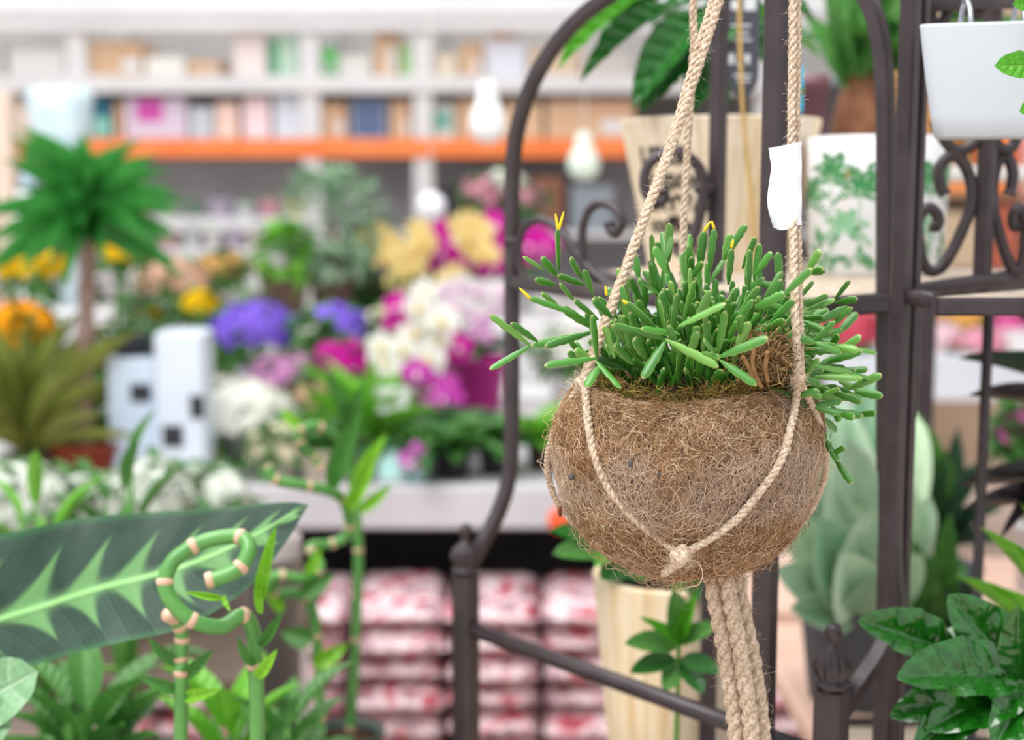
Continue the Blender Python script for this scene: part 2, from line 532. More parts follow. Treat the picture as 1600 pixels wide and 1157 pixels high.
# --- white stepped stand with small pots, left of the middle of the back
st = thing('stepped_stand', PZ(320, 6.6, 0), 'white stepped display stand full of small pots before the back rack', 'display stand')
ROWC = ['#f3eff0', '#f0d9de', '#dfe3e6', '#a9c6a2', '#f5d9a8', '#cdbfd8', '#e7a9b8', '#7f9a8c']
ROWN = ['white', 'pale pink', 'light grey', 'sage green', 'cream yellow', 'lilac', 'rose pink', 'grey green']
ORD = ['first', 'second', 'third', 'fourth', 'fifth', 'sixth', 'seventh', 'eighth', 'ninth', 'tenth']
rowname = ['top', 'upper middle', 'lower middle', 'bottom']
for r, (py, Y) in enumerate(((340, 7.0), (388, 6.75), (430, 6.5), (474, 6.25))):
    z = P(330, py, Y).z
    x0, x1 = (150 - 800) / F * Y, (480 - 800) / F * Y
    put('step_board', box(x0, x1, Y - .10, Y + .12, z - .07, z, .006), STEEL, st, False)
    put('step_riser', box(x0 + .02, x1 - .02, Y + .09, Y + .11, .0, z - .07), GREYP, st, False)
    px = 172
    k = 0
    while px < 468 and k < 9:
        ci = (r * 3 + k * 5 + (k * k) % 3) % 8
        w = random.uniform(28, 38)
        c = PZ(px + w / 2, Y, z)
        rr = M_(w / 2 - 2, Y)
        h = M_(random.uniform(20, 30), Y)
        t = thing('small_pot', c, 'small %s pot, %s from left on the %s step of the white stand' % (ROWN[ci], ORD[k], rowname[r]), 'pot', 'small pots on the stepped stand')
        put('pot_body', lathe([(rr * .72, 0), (rr * .95, h * .9), (rr, h * .9), (rr, h), (rr * .88, h), (rr * .85, h * .85)], 14, c), mat('small_pot_' + ROWN[ci].replace(' ', '_'), ROWC[ci], ROWC[ci], 5, 0.5), t)
        V, Fc = [], []
        for q in range(9):
            a = random.uniform(0, 6.28)
            L = random.uniform(.03, .055)
            g = leafgeo(nu=2, nv=4)
            Mx = orient(c + Vector((0, 0, h * .9)), (math.cos(a), math.sin(a), random.uniform(.4, 1.6)), sx=L * .55, sy=L, sz=L)
            v2, f2 = xf((g[0], g[1]), Mx)
            V, Fc = join((V, Fc), (v2, f2))
        put('foliage', (V, Fc), [LEAFG, LEAFD, LEAFL][(k + r) % 3], t)
        px += w + 4
        k += 1

# --- flower tables in the middle distance
ZT1, ZT2, ZT3 = 0.70, 0.765, 0.95
tb = thing('flower_table', (-.6, 3.6, 0), 'long pale grey flower table with deep tray lip and raised steps', 'table')
TABLE = mat('grey_tray', '#c9c8cc', '#bcbbc0', 3, 0.5, 0.4)
TX0, TX1 = -2.3, .52
put('tray', box(TX0, TX1, 3.08, 5.1, ZT1 - .03, ZT1, .005), TABLE, tb, False)
put('tray_lip', box(TX0, TX1, 3.05, 3.08, ZT1 - .085, ZT1 + .012, .006), TABLE, tb, False)
put('middle_step', box(TX0 + .05, TX1, 3.72, 5.1, ZT1, ZT2, .005), STEEL, tb, False)
put('back_step', box(TX0 + .05, TX1, 4.35, 5.1, ZT2, ZT3, .005), STEEL, tb, False)
BLK = mat('black_plastic', '#1c1c1f', '#26262a', 10, 0.6, 0.3)
for lx in (TX0 + .06, -.9, TX1 - .06):
    for ly in (3.16, 5.0):
        put('leg', box(lx - .03, lx + .03, ly - .03, ly + .03, 0, ZT1 - .03), BLK, tb, False)
put('shade_panel', box(TX0 + .1, TX1 - .1, 3.62, 3.64, .02, ZT1 - .03), BLK, tb, False)  # black sheet standing in for the dark shadow under the table

# soil bags stacked under the table
bb = NB('soil_bag_print')
tc = bb.coord('Object')
mp = bb.node('ShaderNodeMapping')
bb.link(tc, mp.inputs[0])
mp.inputs['Scale'].default_value = (1.0, 0.6, 2.2)
ad = bb.node('ShaderNodeVectorMath', operation='ADD')
bb.link(mp.outputs[0], ad.inputs[0])
cb = bb.node('ShaderNodeCombineXYZ')
bb.link(bb.math('MULTIPLY', bb.objrand(), 40), cb.inputs[0])
bb.link(cb.outputs[0], ad.inputs[1])
nz = bb.noise(19, 2, vec=ad.outputs[0])
BAGM = bb.fin(bb.ramp(nz, [(0, '#7f2c3a'), (.34, '#b0424f'), (.40, '#cf7a88'), (.45, '#dcb9c2'), (.50, '#efe6e6'), (.545, '#cfa5b0'), (.60, '#a87884'), (.64, '#8f8d90'), (.70, '#c63f44')]), 0.3, 0.5)
ncol, nlay = 8, 8
bw, bh = .205, .062
for ci in range(ncol):
    for li in range(nlay):
        w2, h2, d2 = bw / 2 - .004, bh / 2, .16
        V, Fc = [], []
        nx, ny = 8, 6
        for s in (1, -1):
            for j in range(ny + 1):
                for i in range(nx + 1):
                    u, v = -1 + 2 * i / nx, -1 + 2 * j / ny
                    k = max(0, (1 - u ** 6) * (1 - v ** 6)) ** .4
                    V.append(Vector((u * w2, v * d2, s * h2 * (.06 + .94 * k) * random.uniform(.9, 1.0))))
        n1 = (nx + 1) * (ny + 1)
        for j in range(ny):
            for i in range(nx):
                a = j * (nx + 1) + i
                q = (a, a + 1, a + nx + 2, a + nx + 1)
                Fc += [q, tuple(n1 + e for e in reversed(q))]
        edge = [i for i in range(nx + 1)] + [(j + 1) * (nx + 1) - 1 for j in range(1, ny + 1)] + [ny * (nx + 1) + i for i in reversed(range(nx))] + [j * (nx + 1) for j in reversed(range(1, ny))]
        for e in range(len(edge)):
            a, b2 = edge[e], edge[(e + 1) % len(edge)]
            Fc.append((a, n1 + a, n1 + b2, b2))
        me = mesh('soil_bag', (V, Fc), BAGM)
        o = bpy.data.objects.new('soil_bag', me)
        rz = random.uniform(-.06, .06)
        setup(o, None, Matrix.Translation((-.86 + ci * bw + random.uniform(-.004, .004), 3.04 + random.uniform(-.02, .02), bh / 2 + li * bh)) @ Matrix.Rotation(rz, 4, 'Z'))
        tag(o, 'red and white printed soil bag, %s from bottom of the %s stack from left' % (ORD[li], ORD[ci]), 'soil bag', 'soil bags stacked under the flower table')

# ------------------------------------------------------------------ plants of the middle distance
def potgeo(c, r, h, taper=.75, n=24):
    return lathe([(r * taper, 0), (r * .95, h * .88), (r, h * .88), (r * 1.02, h), (r * .92, h), (r * .88, h * .86), (.001, h * .84)], n, c)
def foliage_mesh(c, n, R, H, L, W, m, parent, up=.6, name='foliage', sphere=False, low=-.2):
    V, Fc, UV = [], [], []
    g = leafgeo(nu=2, nv=4, droop=.35)
    for _ in range(n):
        a = random.uniform(0, 6.283)
        if sphere:
            e = math.asin(random.uniform(low, 1))
            rr = random.uniform(.45, 1) ** .5
            b = c + Vector((math.cos(a) * math.cos(e) * R * rr, math.sin(a) * math.cos(e) * R * rr, math.sin(e) * H * rr))
            d = (b - c).normalized() + Vector((random.uniform(-.5, .5), random.uniform(-.5, .5), random.uniform(-.3, .5)))
        else:
            rr = random.uniform(.1, 1)
            b = c + Vector((math.cos(a) * R * rr, math.sin(a) * R * rr, random.uniform(0, H)))
            d = Vector((math.cos(a), math.sin(a), random.uniform(0, up * 2)))
        s = random.uniform(.7, 1.15)
        Mx = orient(b, d, (random.uniform(-.4, .4), random.uniform(-.4, .4), 1), sx=W * s, sy=L * s, sz=L * s)
        o = len(V)
        V += [Mx @ v for v in g[0]]
        Fc += [tuple(i + o for i in f) for f in g[1]]
        UV += g[2]
    o = put(name, (V, Fc), m, parent, True, UV)
    o['kind'] = 'stuff'
    return o
def bloom_ruffle(key, m, layers=3, petals=9):
    """small many-petalled flower head, unit radius, facing +Z"""
    k = 'ruffle' + key
    if k in MESHES: return MESHES[k]
    V, Fc = [], []
    for l in range(layers):
        R = 1 - l * .28
        for p in range(petals - l):
            a = 2 * math.pi * (p + l * .5) / (petals - l)
            e = .15 + l * .42
            ca, sa = math.cos(a), math.sin(a)
            w = .34 * R
            o = len(V)
            for (t, ww, zz) in ((.1, .3, 0), (.55, 1, .1), (.9, .9, .05), (1, .3, 0)):
                z = t * R * math.sin(e) + zz + l * .03
                x = t * R * math.cos(e)
                V += [Vector((x * ca - w * ww * sa, x * sa + w * ww * ca, z)), Vector((x * ca + w * ww * sa, x * sa - w * ww * ca, z))]
            for i in range(3):
                Fc.append((o + 2 * i, o + 2 * i + 1, o + 2 * i + 3, o + 2 * i + 2))
    MESHES[k] = mesh('bloom', (V, Fc), m)
    return MESHES[k]
def bloom_orchid(key, m, lip):
    k = 'orchid' + key
    if k in MESHES: return MESHES[k]
    V, Fc, mi = [], [], []
    def petal(a, L, W, z):
        o = len(V)
        ca, sa = math.cos(a), math.sin(a)
        for (t, w) in ((.05, .25), (.4, .9), (.7, 1), (.93, .7), (1, .15)):
            zz = z + .12 * math.sin(t * 3)
            for s in (-1, 0, 1):
                x, y = t * L, s * w * W * .5
                V.append(Vector((x * ca - y * sa, x * sa + y * ca, zz - abs(s) * .05)))
        for i in range(4):
            for s in range(2):
                q = o + i * 3 + s
                Fc.append((q, q + 1, q + 4, q + 3)); mi.append(0)
    for a in (90, 215, 325): petal(math.radians(a), .95, .62, 0)
    for a in (10, 170): petal(math.radians(a), 1.0, 1.0, .06)
    n0 = len(Fc)
    v, f = blob((0, -.18, .2), .2, .28, .16, 8, 5)
    o = len(V); V += v; Fc += [tuple(i + o for i in q) for q in f]; mi += [1] * len(f)
    me = mesh('bloom', (V, Fc), m)
    me.materials.append(lip)
    me.polygons.foreach_set('material_index', mi)
    MESHES[k] = me
    return me
def flowermat(name, c1, c2, thin=.25): return mat('petal_' + name, c1, c2, 30, 0.6, 0.2, thin=thin, rnd=.15)

def dome_plant(px, Y, z, label, rpx, toppy, petals, pot='#f0eeee', nb=40, bs=.028, name='potted_mum', leaf=None, grp='flowering pot plants on the flower table', flat=.7, potpx=None):
    """pot plant with a dome of blooms whose top shows at pixel row toppy"""
    c = PZ(px, Y, z)
    R = M_(rpx, Y)
    ztop = P(px, toppy, Y).z
    pr = M_(potpx, Y) if potpx else R * .5
    ph = min(.11, max(.05, (ztop - z) * .4))
    t = thing(name, c, label, 'potted plant', grp)
    p = put('pot', potgeo(c, pr, ph), mat('pot_' + pot.strip('#'), pot, pot, 6, 0.45), t)
    put('soil', lathe([(pr * .86, ph * .86), (pr * .5, ph * .9)], 16, c), SOIL, p)
    cz = ztop - R * flat
    cc = Vector((c.x, c.y, cz))
    put('stems', join(*[tube([c + Vector((0, 0, ph * .8)), (c + cc) / 2 + Vector((random.uniform(-.3, .3) * R, random.uniform(-.3, .3) * R, ph * .4)), cc + Vector((random.uniform(-.6, .6) * R, random.uniform(-.6, .6) * R, 0))], .003, 5) for _ in range(7)]), STEMG, t)
    foliage_mesh(cc - Vector((0, 0, R * .05)), 110, R * .92, R * flat * .9, .05, .03, leaf or LEAFG, t, sphere=True, low=-.75)
    me = bloom_ruffle(petals[0], flowermat(*petals))
    for i in range(nb):
        k = (i + .5) / nb
        e = math.asin(1 - k * 1.15)
        a = i * 2.39996
        d = Vector((math.cos(a) * math.cos(e), math.sin(a) * math.cos(e), math.sin(e)))
        b = cc + Vector((d.x * R, d.y * R, d.z * R * flat)) + Vector([random.uniform(-.008, .008) for _ in range(3)])
        s = bs * random.uniform(.8, 1.2)
        Rm = d.to_track_quat('Z', 'Y').to_matrix().to_4x4()
        inst('bloom', me, t, Matrix.Translation(b) @ Rm @ Matrix.Scale(s, 4))
    return t
def orchid(px, Y, z, label, sprays, petals, lip='#d8b13a', pot='#f0eeee', bs=.036, potpx=24, name='potted_orchid', nl=6):
    """sprays: list of lists of pixel points (px, py) where blooms sit, from the stem's upper end to its tip"""
    c = PZ(px, Y, z)
    pr = M_(potpx, Y); ph = pr * 1.7
    t = thing(name, c, label, 'potted plant', 'orchids on the flower table')
    p = put('pot', potgeo(c, pr, ph), mat('pot_' + pot.strip('#'), pot, pot, 6, 0.45), t)
    put('soil', lathe([(pr * .86, ph * .86), (pr * .5, ph * .92)], 16, c), SOIL, p)
    top = c + Vector((0, 0, ph))
    lm = leafmesh('strap_leaf', LEAFD, shape=.8, fold=.35, droop=.45, nu=4, nv=8)
    for i in range(nl):
        a = i * 2 * math.pi / nl + random.uniform(-.3, .3)
        L = random.uniform(.13, .19)
        inst('leaf', lm, t, orient(top, (math.cos(a), math.sin(a), .45), sx=.06, sy=L, sz=L))
    me = bloom_orchid(petals[0], flowermat(*petals), mat('lip_' + lip.strip('#'), lip, lip, 20))
    for sp in sprays:
        pts = [P(x, y, Y - .03 + random.uniform(-.03, .03)) for x, y in sp]
        st_ = [top, top.lerp(pts[0], .5) + Vector((0, 0, .06)), pts[0] + Vector((0, .01, .01))] + [q + Vector((0, .015, 0)) for q in pts[1:]]
        put('flower_stem', tube(catmull(st_, 4), .0035, 6), STEMG, t)
        for q in pts:
            d = Vector((random.uniform(-.5, .5), -1, random.uniform(-.15, .25)))
            Rm = orient(q, (0, 0, 1), d)
            s = bs * random.uniform(.85, 1.15)
            inst('bloom', me, t, Matrix.Translation(q) @ Rm.to_3x3().to_4x4() @ Matrix.Scale(s, 4))
    return t
def leaf_plant(px, Y, z, label, n, L, W, m, name='foliage_plant', pot='#8a4a38', potpx=30, up=.9, cat='potted plant', grp=None, stem=0.0, shape=.85, droop=.35, ph=None, fold=.25, wave=0.0):
    c = PZ(px, Y, z)
    pr = M_(potpx, Y); ph = ph or pr * 1.5
    t = thing(name, c, label, cat, grp)
    p = put('pot', potgeo(c, pr, ph), mat('pot_' + pot.strip('#'), pot, pot, 6, 0.55), t)
    put('soil', lathe([(pr * .86, ph * .86), (pr * .5, ph * .92)], 16, c), SOIL, p)
    top = c + Vector((0, 0, ph * .95))
    lm = leafmesh('leaf_%g_%g' % (shape, droop), m, shape=shape, fold=fold, droop=droop, nu=4, nv=8, wave=wave)
    for i in range(n):
        a = i * 2.39996 + random.uniform(-.2, .2)
        f = (i + .5) / n
        d = Vector((math.cos(a), math.sin(a), up * (.2 + 1.6 * f)))
        s = random.uniform(.75, 1.15)
        b = top
        if stem:
            b = top + Vector((math.cos(a) * pr * .6, math.sin(a) * pr * .6, stem * (.3 + .7 * f)))
            put('stem', tube(catmull([top, (top + b) / 2 + Vector((0, 0, .01)), b], 3), .0025, 5), STEMG, t)
        inst('leaf', lm, t, orient(b, d, sx=W * s, sy=L * s, sz=L * s))
    return t

PW = ('white', '#fbfaf6', '#f3f1e8')
PCR = ('cream', '#f7f0cf', '#fbf6e3')
PY_ = ('yellow', '#ffd80e', '#f6c60a')
POY = ('golden', '#ffb60c', '#f2a40a')
PLI = ('lilac', '#dfa2d2', '#cf8cc4')
PMG = ('magenta', '#e21fb0', '#c9159a')
PPU = ('violet', '#a07cf0', '#8a64e6')
PPK = ('pink', '#f2b3c6', '#e79db5')
PPE = ('peach', '#f4cdb6', '#eebfa6')
PYO = ('pale_yellow', '#f6e2a0', '#f2d68a')
PWP = ('blush_white', '#f6eef2', '#ecdde8')

# front step (z = 0.70)
dome_plant(372, 3.38, ZT1, 'large white chrysanthemum in a white pot, front of the flower table', 88, 598, PW, '#ece8ea', 70, .026)
dome_plant(436, 3.2, ZT1, 'cream chrysanthemum in front of the big white one', 46, 668, PCR, '#f3e6d6', 34, .020, potpx=34)
dome_plant(298, 3.22, ZT1, 'low cream mum left of the big white chrysanthemum', 40, 690, PPE, '#dfe3ea', 30, .02, potpx=30)
dome_plant(486, 3.55, ZT1, 'peach flowered pot plant behind the cream chrysanthemum', 34, 600, PPE, '#e9d6c9', 26, .02)
dome_plant(455, 3.66, ZT1, 'lilac chrysanthemum behind the white one', 62, 556, PLI, '#d9d4d8', 50, .022)
dome_plant(545, 3.64, ZT1, 'magenta chrysanthemum beside the lilac one', 52, 536, PMG, '#d9d4d8', 40, .024)
orchid(640, 3.42, ZT1, 'white orchid with many blooms near the middle of the flower table', [[(664, 455), (655, 480), (668, 505), (646, 520), (630, 545), (610, 570), (596, 540)], [(690, 500), (685, 530), (670, 560), (650, 580), (620, 590), (640, 555), (600, 560)]], PW, '#e8c95a', '#d9dcd9', .042)
orchid(708, 3.55, ZT1, 'small magenta orchid right of the white orchid', [[(622, 478), (632, 500), (642, 515), (618, 505)], [(700, 530), (716, 542), (704, 552), (690, 556)]], PMG, '#ffd7ef', '#e6e2e4', .034)
orchid(676, 3.30, ZT1, 'purple pink orchid hanging low before the magenta pot', [[(650, 582), (664, 596), (680, 606), (698, 600), (690, 622), (672, 624), (706, 622)]], ('orchid_pink', '#d551c0', '#c63fb2'), '#ffd7ef', '#efe9ea', .034)
orchid(650, 3.14, ZT1, 'short orchid with a single pink bloom at table front', [[(650, 708), (644, 720)]], ('soft_pink', '#e27fd6', '#d66fc8'), '#fff0fa', '#bfe6e2', .032, potpx=22, nl=5)
leaf_plant(575, 3.28, ZT1, 'tall lime grassy plant in a pale pot on the flower table', 26, .24, .03, LEAFL, 'grass_plant', '#e9dccb', 30, 1.6, droop=.3)
leaf_plant(505, 3.16, ZT1, 'leafy plant in a cream pot at the front of the table', 14, .11, .05, LEAFG, 'leafy_plant', '#f0e0cd', 36, .9)
leaf_plant(708, 3.2, ZT1, 'broad leaved green plant at the table front left of iron bar', 14, .15, .07, LEAFG, 'leafy_plant', '#3b3a3c', 30, .6)
leaf_plant(775, 3.25, ZT1, 'green leafy plant behind the iron bar on table front', 14, .14, .06, LEAFG, 'leafy_plant', '#3b3a3c', 30, .7)
leaf_plant(850, 3.3, ZT1, 'lime leafy plant between iron bar and coconut pot', 14, .14, .07, LEAFL, 'leafy_plant', '#4a3a33', 30, .8)
leaf_plant(610, 3.5, ZT1, 'dark leafy plant below the white orchid', 12, .13, .06, LEAFD, 'leafy_plant', '#4a4440', 28, .7)
def card(px, py, wpx, hpx, Y, label, c, name='price_card'):
    w, h = M_(wpx, Y) / 2, M_(hpx, Y)
    q = P(px, py, Y)
    t = thing(name, (q.x, Y, ZT1), label, 'card', 'cards on the flower table')
    put('card', box(q.x - w, q.x + w, Y - .001, Y + .001, q.z - h / 2, q.z + h / 2), mat('card_' + c.strip('#'), c, c, 5, 0.5), t, False)
    put('holder_stick', tube([(q.x, Y + .002, ZT1), (q.x, Y + .002, q.z)], .002, 6), BLK, t)
    return t
card(612, 626, 52, 42, 3.24, 'white price card on a stick below the white orchid', '#f7f6f8')
card(750, 782, 42, 30, 3.09, 'small bluish white price card at the table edge', '#dfe8f2')
cp = PZ(636, 3.13, ZT1)
t = thing('aqua_vase', PZ(600, 3.13, ZT1), 'small aqua vase at the front edge of the flower table', 'vase')
cp = PZ(612, 3.12, ZT1)
put('vase_body', lathe([(.026, 0), (.034, .01), (.032, .05), (.018, .075), (.022, .085), (.016, .083), (.014, .06)], 20, cp), mat('aqua_glass', '#bfeae6', '#b1e2de', 4, 0.2), t)
put('vase_ring', lathe([(.0345, .015), (.0345, .022)], 20, cp), WHITE, t)
sg = P(878, 816, 3.03)
t = thing('shelf_sticker', sg, 'orange red offer sticker on the lip of the flower table', 'sticker')
put('sticker_sheet', lathe([(.028, 0), (.03, .001), (.03, .002)], 24), mat('orange_red_print', '#ff6a3c', '#f9582a', 6, 0.5), t).matrix_basis = Matrix.Translation((0, .018, 0)) @ Matrix.Rotation(math.pi / 2, 4, 'X')
# middle step
dome_plant(402, 3.9, ZT2, 'violet campanula left of the other violet one', 66, 478, PPU, '#e2dfe6', 64, .024)
dome_plant(522, 4.05, ZT2, 'violet campanula beside the pale ficus', 54, 482, PPU, '#e2dfe6', 56, .024)
dome_plant(492, 3.8, ZT2, 'small white flowered pot between the two violet campanulas', 20, 508, PW, '#e2dfe6', 18, .02, potpx=22)
orchid(735, 3.95, ZT2, 'blush white orchid above the magenta pot', [[(700, 455), (722, 448), (745, 456), (766, 450), (785, 456)], [(712, 478), (736, 490), (770, 486), (790, 476)]], PWP, '#d86fb8', '#e8e6e6', .036)
orchid(742, 3.80, ZT2, 'pink orchid with round leaves in a magenta pot', [[(742, 520), (756, 505), (764, 530)]], PLI, '#ffd7ef', '#b1127f', .026, potpx=52, nl=9)
dome_plant(600, 4.1, ZT2, 'pale cream flowers left of the white orchid', 32, 490, PCR, '#e2dfe6', 24, .024)
dome_plant(350, 4.1, ZT2, 'green leafy pot under the violet campanula', 28, 540, ('green_bud', '#9fcf58', '#86ba45'), '#a5452d', 20, .02)
# back step
orchid(640, 4.7, ZT3, 'pale yellow orchid with long arching sprays at table back', [[(574, 372), (590, 366), (604, 378), (618, 392), (600, 402)], [(655, 358), (660, 380), (648, 400), (636, 420), (622, 440), (650, 436)]], PYO, '#d9a03a', '#e8e6e6', .05)
orchid(742, 4.62, ZT3, 'second pale yellow orchid, standing among magenta orchids', [[(722, 352), (738, 350), (752, 362), (732, 372), (745, 388), (760, 398)], [(705, 440), (712, 430)]], PYO, '#d9a03a', '#e8e6e6', .05)
orchid(690, 4.85, ZT3, 'magenta orchid between the two pale yellow orchids', [[(690, 362), (705, 375), (690, 395), (712, 400), (698, 415), (720, 415)], [(676, 380), (684, 420), (672, 400)]], PMG, '#f6c2e4', '#e8e6e6', .052)
orchid(790, 4.75, ZT3, 'bright magenta orchid behind the left iron bar', [[(770, 350), (785, 365), (796, 385), (780, 400), (800, 412), (770, 425)], [(835, 372), (848, 382), (838, 395), (828, 384)]], PMG, '#f6c2e4', '#e8e6e6', .052)
dome_plant(752, 4.98, ZT3, 'pale pink hydrangea at the table back', 30, 284, PPK, '#e8e6e6', 26, .026)
dome_plant(786, 5.04, ZT3, 'white hydrangea at the back behind the left iron bar', 34, 272, PW, '#e8e6e6', 30, .026)
dome_plant(828, 4.9, ZT3, 'small dusty pink flower pot right of the left iron bar', 24, 298, PPK, '#e8e6e6', 20, .026)
dome_plant(850, 4.5, ZT3, 'blush flower dome behind the iron scroll', 40, 510, PPK, '#e8e6e6', 30, .03)
dome_plant(880, 3.9, ZT2, 'white flower dome behind the hanging green stems', 46, 520, PW, '#e8e6e6', 34, .028)
# small trees
def bushtree(px, Y, z, label, cy, rpx, m, n=340, L=.05, W=.028, name='ficus_tree', pot='#6b5348', hpx=None):
    c = PZ(px, Y, z)
    t = thing(name, c, label, 'tree')
    p = put('pot', potgeo(c, .08, .12), mat('pot_' + pot.strip('#'), pot, pot, 6, 0.55), t)
    put('soil', lathe([(.07, .105), (.03, .11)], 16, c), SOIL, p)
    cc = P(px, cy, Y)
    put('trunk', tube(catmull([c + Vector((0, 0, .1)), (c + cc) / 2 + Vector((.01, 0, 0)), cc], 4), .008, 7), mat('bark_brown', '#8a6f63', '#75594e', 30, 0.8, 0.2, .4, 80), t)
    R = M_(rpx, Y)
    foliage_mesh(cc, n, R, M_(hpx or rpx, Y), L, W, m, t, sphere=True, low=-1)
    return t
VARI = leafmat('leaf_variegated', '#a9c3a6', '#4f8a58', '#e3ecdc', 6, .4, vs=.8)
bushtree(520, 4.75, ZT3, 'bushy variegated ficus tree behind the violet flowers', 352, 80, VARI, 420, .055, .034, hpx=86)
bushtree(575, 4.9, ZT3, 'darker green ficus tree right of the variegated one', 420, 55, LEAFD, 260, name='ficus_tree', hpx=70)
bushtree(446, 4.6, ZT3, 'small bright green shrub left of the variegated ficus', 400, 40, LEAFL, 140, .06, .04, 'green_shrub', hpx=44)

# left part: yucca palm on the table, mums around
def palm(px, Y, z, label):
    c = PZ(px, Y, z)
    t = thing('yucca_palm', c, label, 'potted plant')
    p = put('pot', potgeo(c, .085, .10, .75), TERRA, t)
    put('soil', lathe([(.075, .085), (.03, .09)], 16, c), SOIL, p)
    top = P(px + 4, 372, Y)
    path = catmull([c + Vector((0, 0, .07)), P(px - 2, 600, Y), P(px + 2, 470, Y), top], 6)
    rad = [.019 + .003 * math.sin(i * 2.1) for i in range(len(path))]
    put('trunk', tube(path, rad, 10), mat('yucca_bark', '#a78f86', '#8b7168', 40, 0.9, 0.15, .5, 90), t)
    lm = leafmesh('sword_leaf', leafmat('leaf_yucca', '#4aa848', '#3c8f46', '#7cc66c', 3, .4, thin=.35), shape=.75, fold=.5, droop=.35, nu=4, nv=8)
    for i in range(70):
        f = i / 70
        a = i * 2.39996
        L = random.uniform(.16, .25)
        d = Vector((math.cos(a), math.sin(a), -.05 + 3.2 * f * f + .5 * f))
        inst('leaf', lm, t, orient(top + Vector((0, 0, .05 * f - .01)), d, sx=.035, sy=L, sz=L))
    return t
palm(134, 3.12, ZT1, 'yucca palm with bare trunk in a terracotta pot at left')
dome_plant(60, 3.9, ZT2, 'yellow mum at far left beyond the yucca palm', 46, 385, PY_, '#b98a5a', 44, .028)
dome_plant(192, 4.0, ZT2, 'yellow mum right of the yucca trunk', 40, 365, PY_, '#b98a5a', 40, .028)
dome_plant(40, 3.6, ZT1, 'golden orange mum at left table edge', 50, 482, POY, '#a5653a', 40, .028)
dome_plant(40, 4.3, ZT2, 'white mum between the two left yellow mums', 56, 400, PWP, '#e8e6e6', 44, .026)
dome_plant(315, 4.15, ZT2, 'golden yellow mum behind the white info box', 30, 462, PY_, '#a5452d', 30, .026)
dome_plant(238, 4.2, ZT2, 'small yellow flowers behind the white info box', 22, 488, PY_, '#b98a5a', 20, .024)
dome_plant(178, 3.55, ZT1, 'round golden mum between the yucca trunk and info box', 26, 545, POY, '#7a4a35', 26, .026)
dome_plant(270, 4.4, ZT3, 'soft pastel flowers at back of the table', 52, 408, PPE, '#e8e6e6', 36, .026)
dome_plant(350, 4.6, ZT3, 'orange yellow flowers at back left of the shrub', 34, 398, ('apricot', '#f0b45a', '#e8c890'), '#e8e6e6', 26, .026)
dome_plant(200, 4.55, ZT3, 'pale lilac flowers beyond the yucca trunk', 44, 420, PWP, '#e8e6e6', 34, .026, leaf=LEAFD)
leaf_plant(215, 3.95, ZT2, 'dark leafy plant right of the yucca trunk', 26, .2, .07, LEAFD, 'leafy_plant', '#4a3a33', 30, 1.3)
OLIVE = leafmat('leaf_olive', '#8f9a45', '#75863c', '#b9b978', 3)
leaf_plant(42, 3.05, ZT1 + 0, 'olive green grassy plant at the left edge', 46, .34, .022, OLIVE, 'grass_plant', '#5a4438', 40, 1.9, droop=.25)
leaf_plant(100, 3.3, ZT1, 'bright green leafy plant left of the yucca trunk', 20, .16, .08, LEAFG, 'leafy_plant', '#5a4438', 34, 1.0)
leaf_plant(168, 3.28, ZT1, 'dark red potted leafy plant behind the info box', 16, .12, .06, LEAFD, 'leafy_plant', '#8c2f23', 40, .7)
# white info box with black squares
bx0, bx1 = (172 - 800) / F * 3.16, (322 - 800) / F * 3.16
t = thing('display_box', PZ(247, 3.12, ZT1), 'white and pale blue display box with black squares on the flower table', 'display box')
zt = P(260, 520, 3.10).z
zt2 = P(260, 560, 3.10).z
xm = (bx0 + bx1) / 2
PB = mat('pale_blue_card', '#d3e2f4', '#c6d9f0', 4, 0.5)
put('tall_panel', box(xm, bx1, 3.10, 3.22, ZT1, zt, .006), mat('white_card', '#dfe8f4', '#d6e2f2', 4, 0.5), t, False)
put('low_panel', box(bx0, xm - .001, 3.10, 3.22, ZT1, zt2, .006), PB, t, False)
for (ax, ay, w, h) in ((220, 614, 32, 28), (270, 682, 32, 34), (308, 636, 22, 36)):
    q = P(ax, ay, 3.098)
    put('black_square', box(q.x - M_(w, 3.1) / 2, q.x + M_(w, 3.1) / 2, 3.096, 3.0995, q.z - M_(h, 3.1) / 2, q.z + M_(h, 3.1) / 2), mat('dark_print', '#34363f', '#2a2c34', 8, 0.5), t, False)
for (ax, w, ytop) in ((205, 44, 524), (248, 32, 540)):
    q = P(ax, ytop, 3.15)
    put('black_cap', box(q.x - M_(w, 3.15) / 2, q.x + M_(w, 3.15) / 2, 3.12, 3.18, zt2, q.z + .004, .006), mat('dark_print', '#34363f', '#2a2c34', 8, 0.5), t, False)

# things far left: shelf end with brown boards, wrapped bouquet, white bottle
t = thing('wooden_post', PZ(2, 5.6, 0), 'tall brown wooden display post at the left edge', 'post')
WOODB = mat('brown_board', '#a98873', '#96735d', 6, 0.7, 0.2, .2, 30)
q = PZ(0, 5.6, 0)
put('board', box(q.x - .16, q.x + .05, 5.55, 5.65, 0, P(0, 138, 5.6).z, .006), WOODB, t, False)
put('side_strip', box(q.x + .05, q.x + .12, 5.56, 5.64, 0, P(0, 145, 5.6).z, .004), mat('beige_strip', '#ead6c6', '#e2cbb9', 6, 0.7), t, False)
put('foot_plate', box(q.x - .2, q.x + .16, 5.45, 5.75, 0, .02, .004), WOODB, t, False)
SLEEVE = mat('blue_white_film', '#dcecf4', '#c3dbe6', 14, 0.2, 0.6)
t = thing('wrapped_bouquet', PZ(106, 5.2, ZT3 + .0), 'pale blue film wrapped bouquet standing behind the yucca palm', 'bouquet')
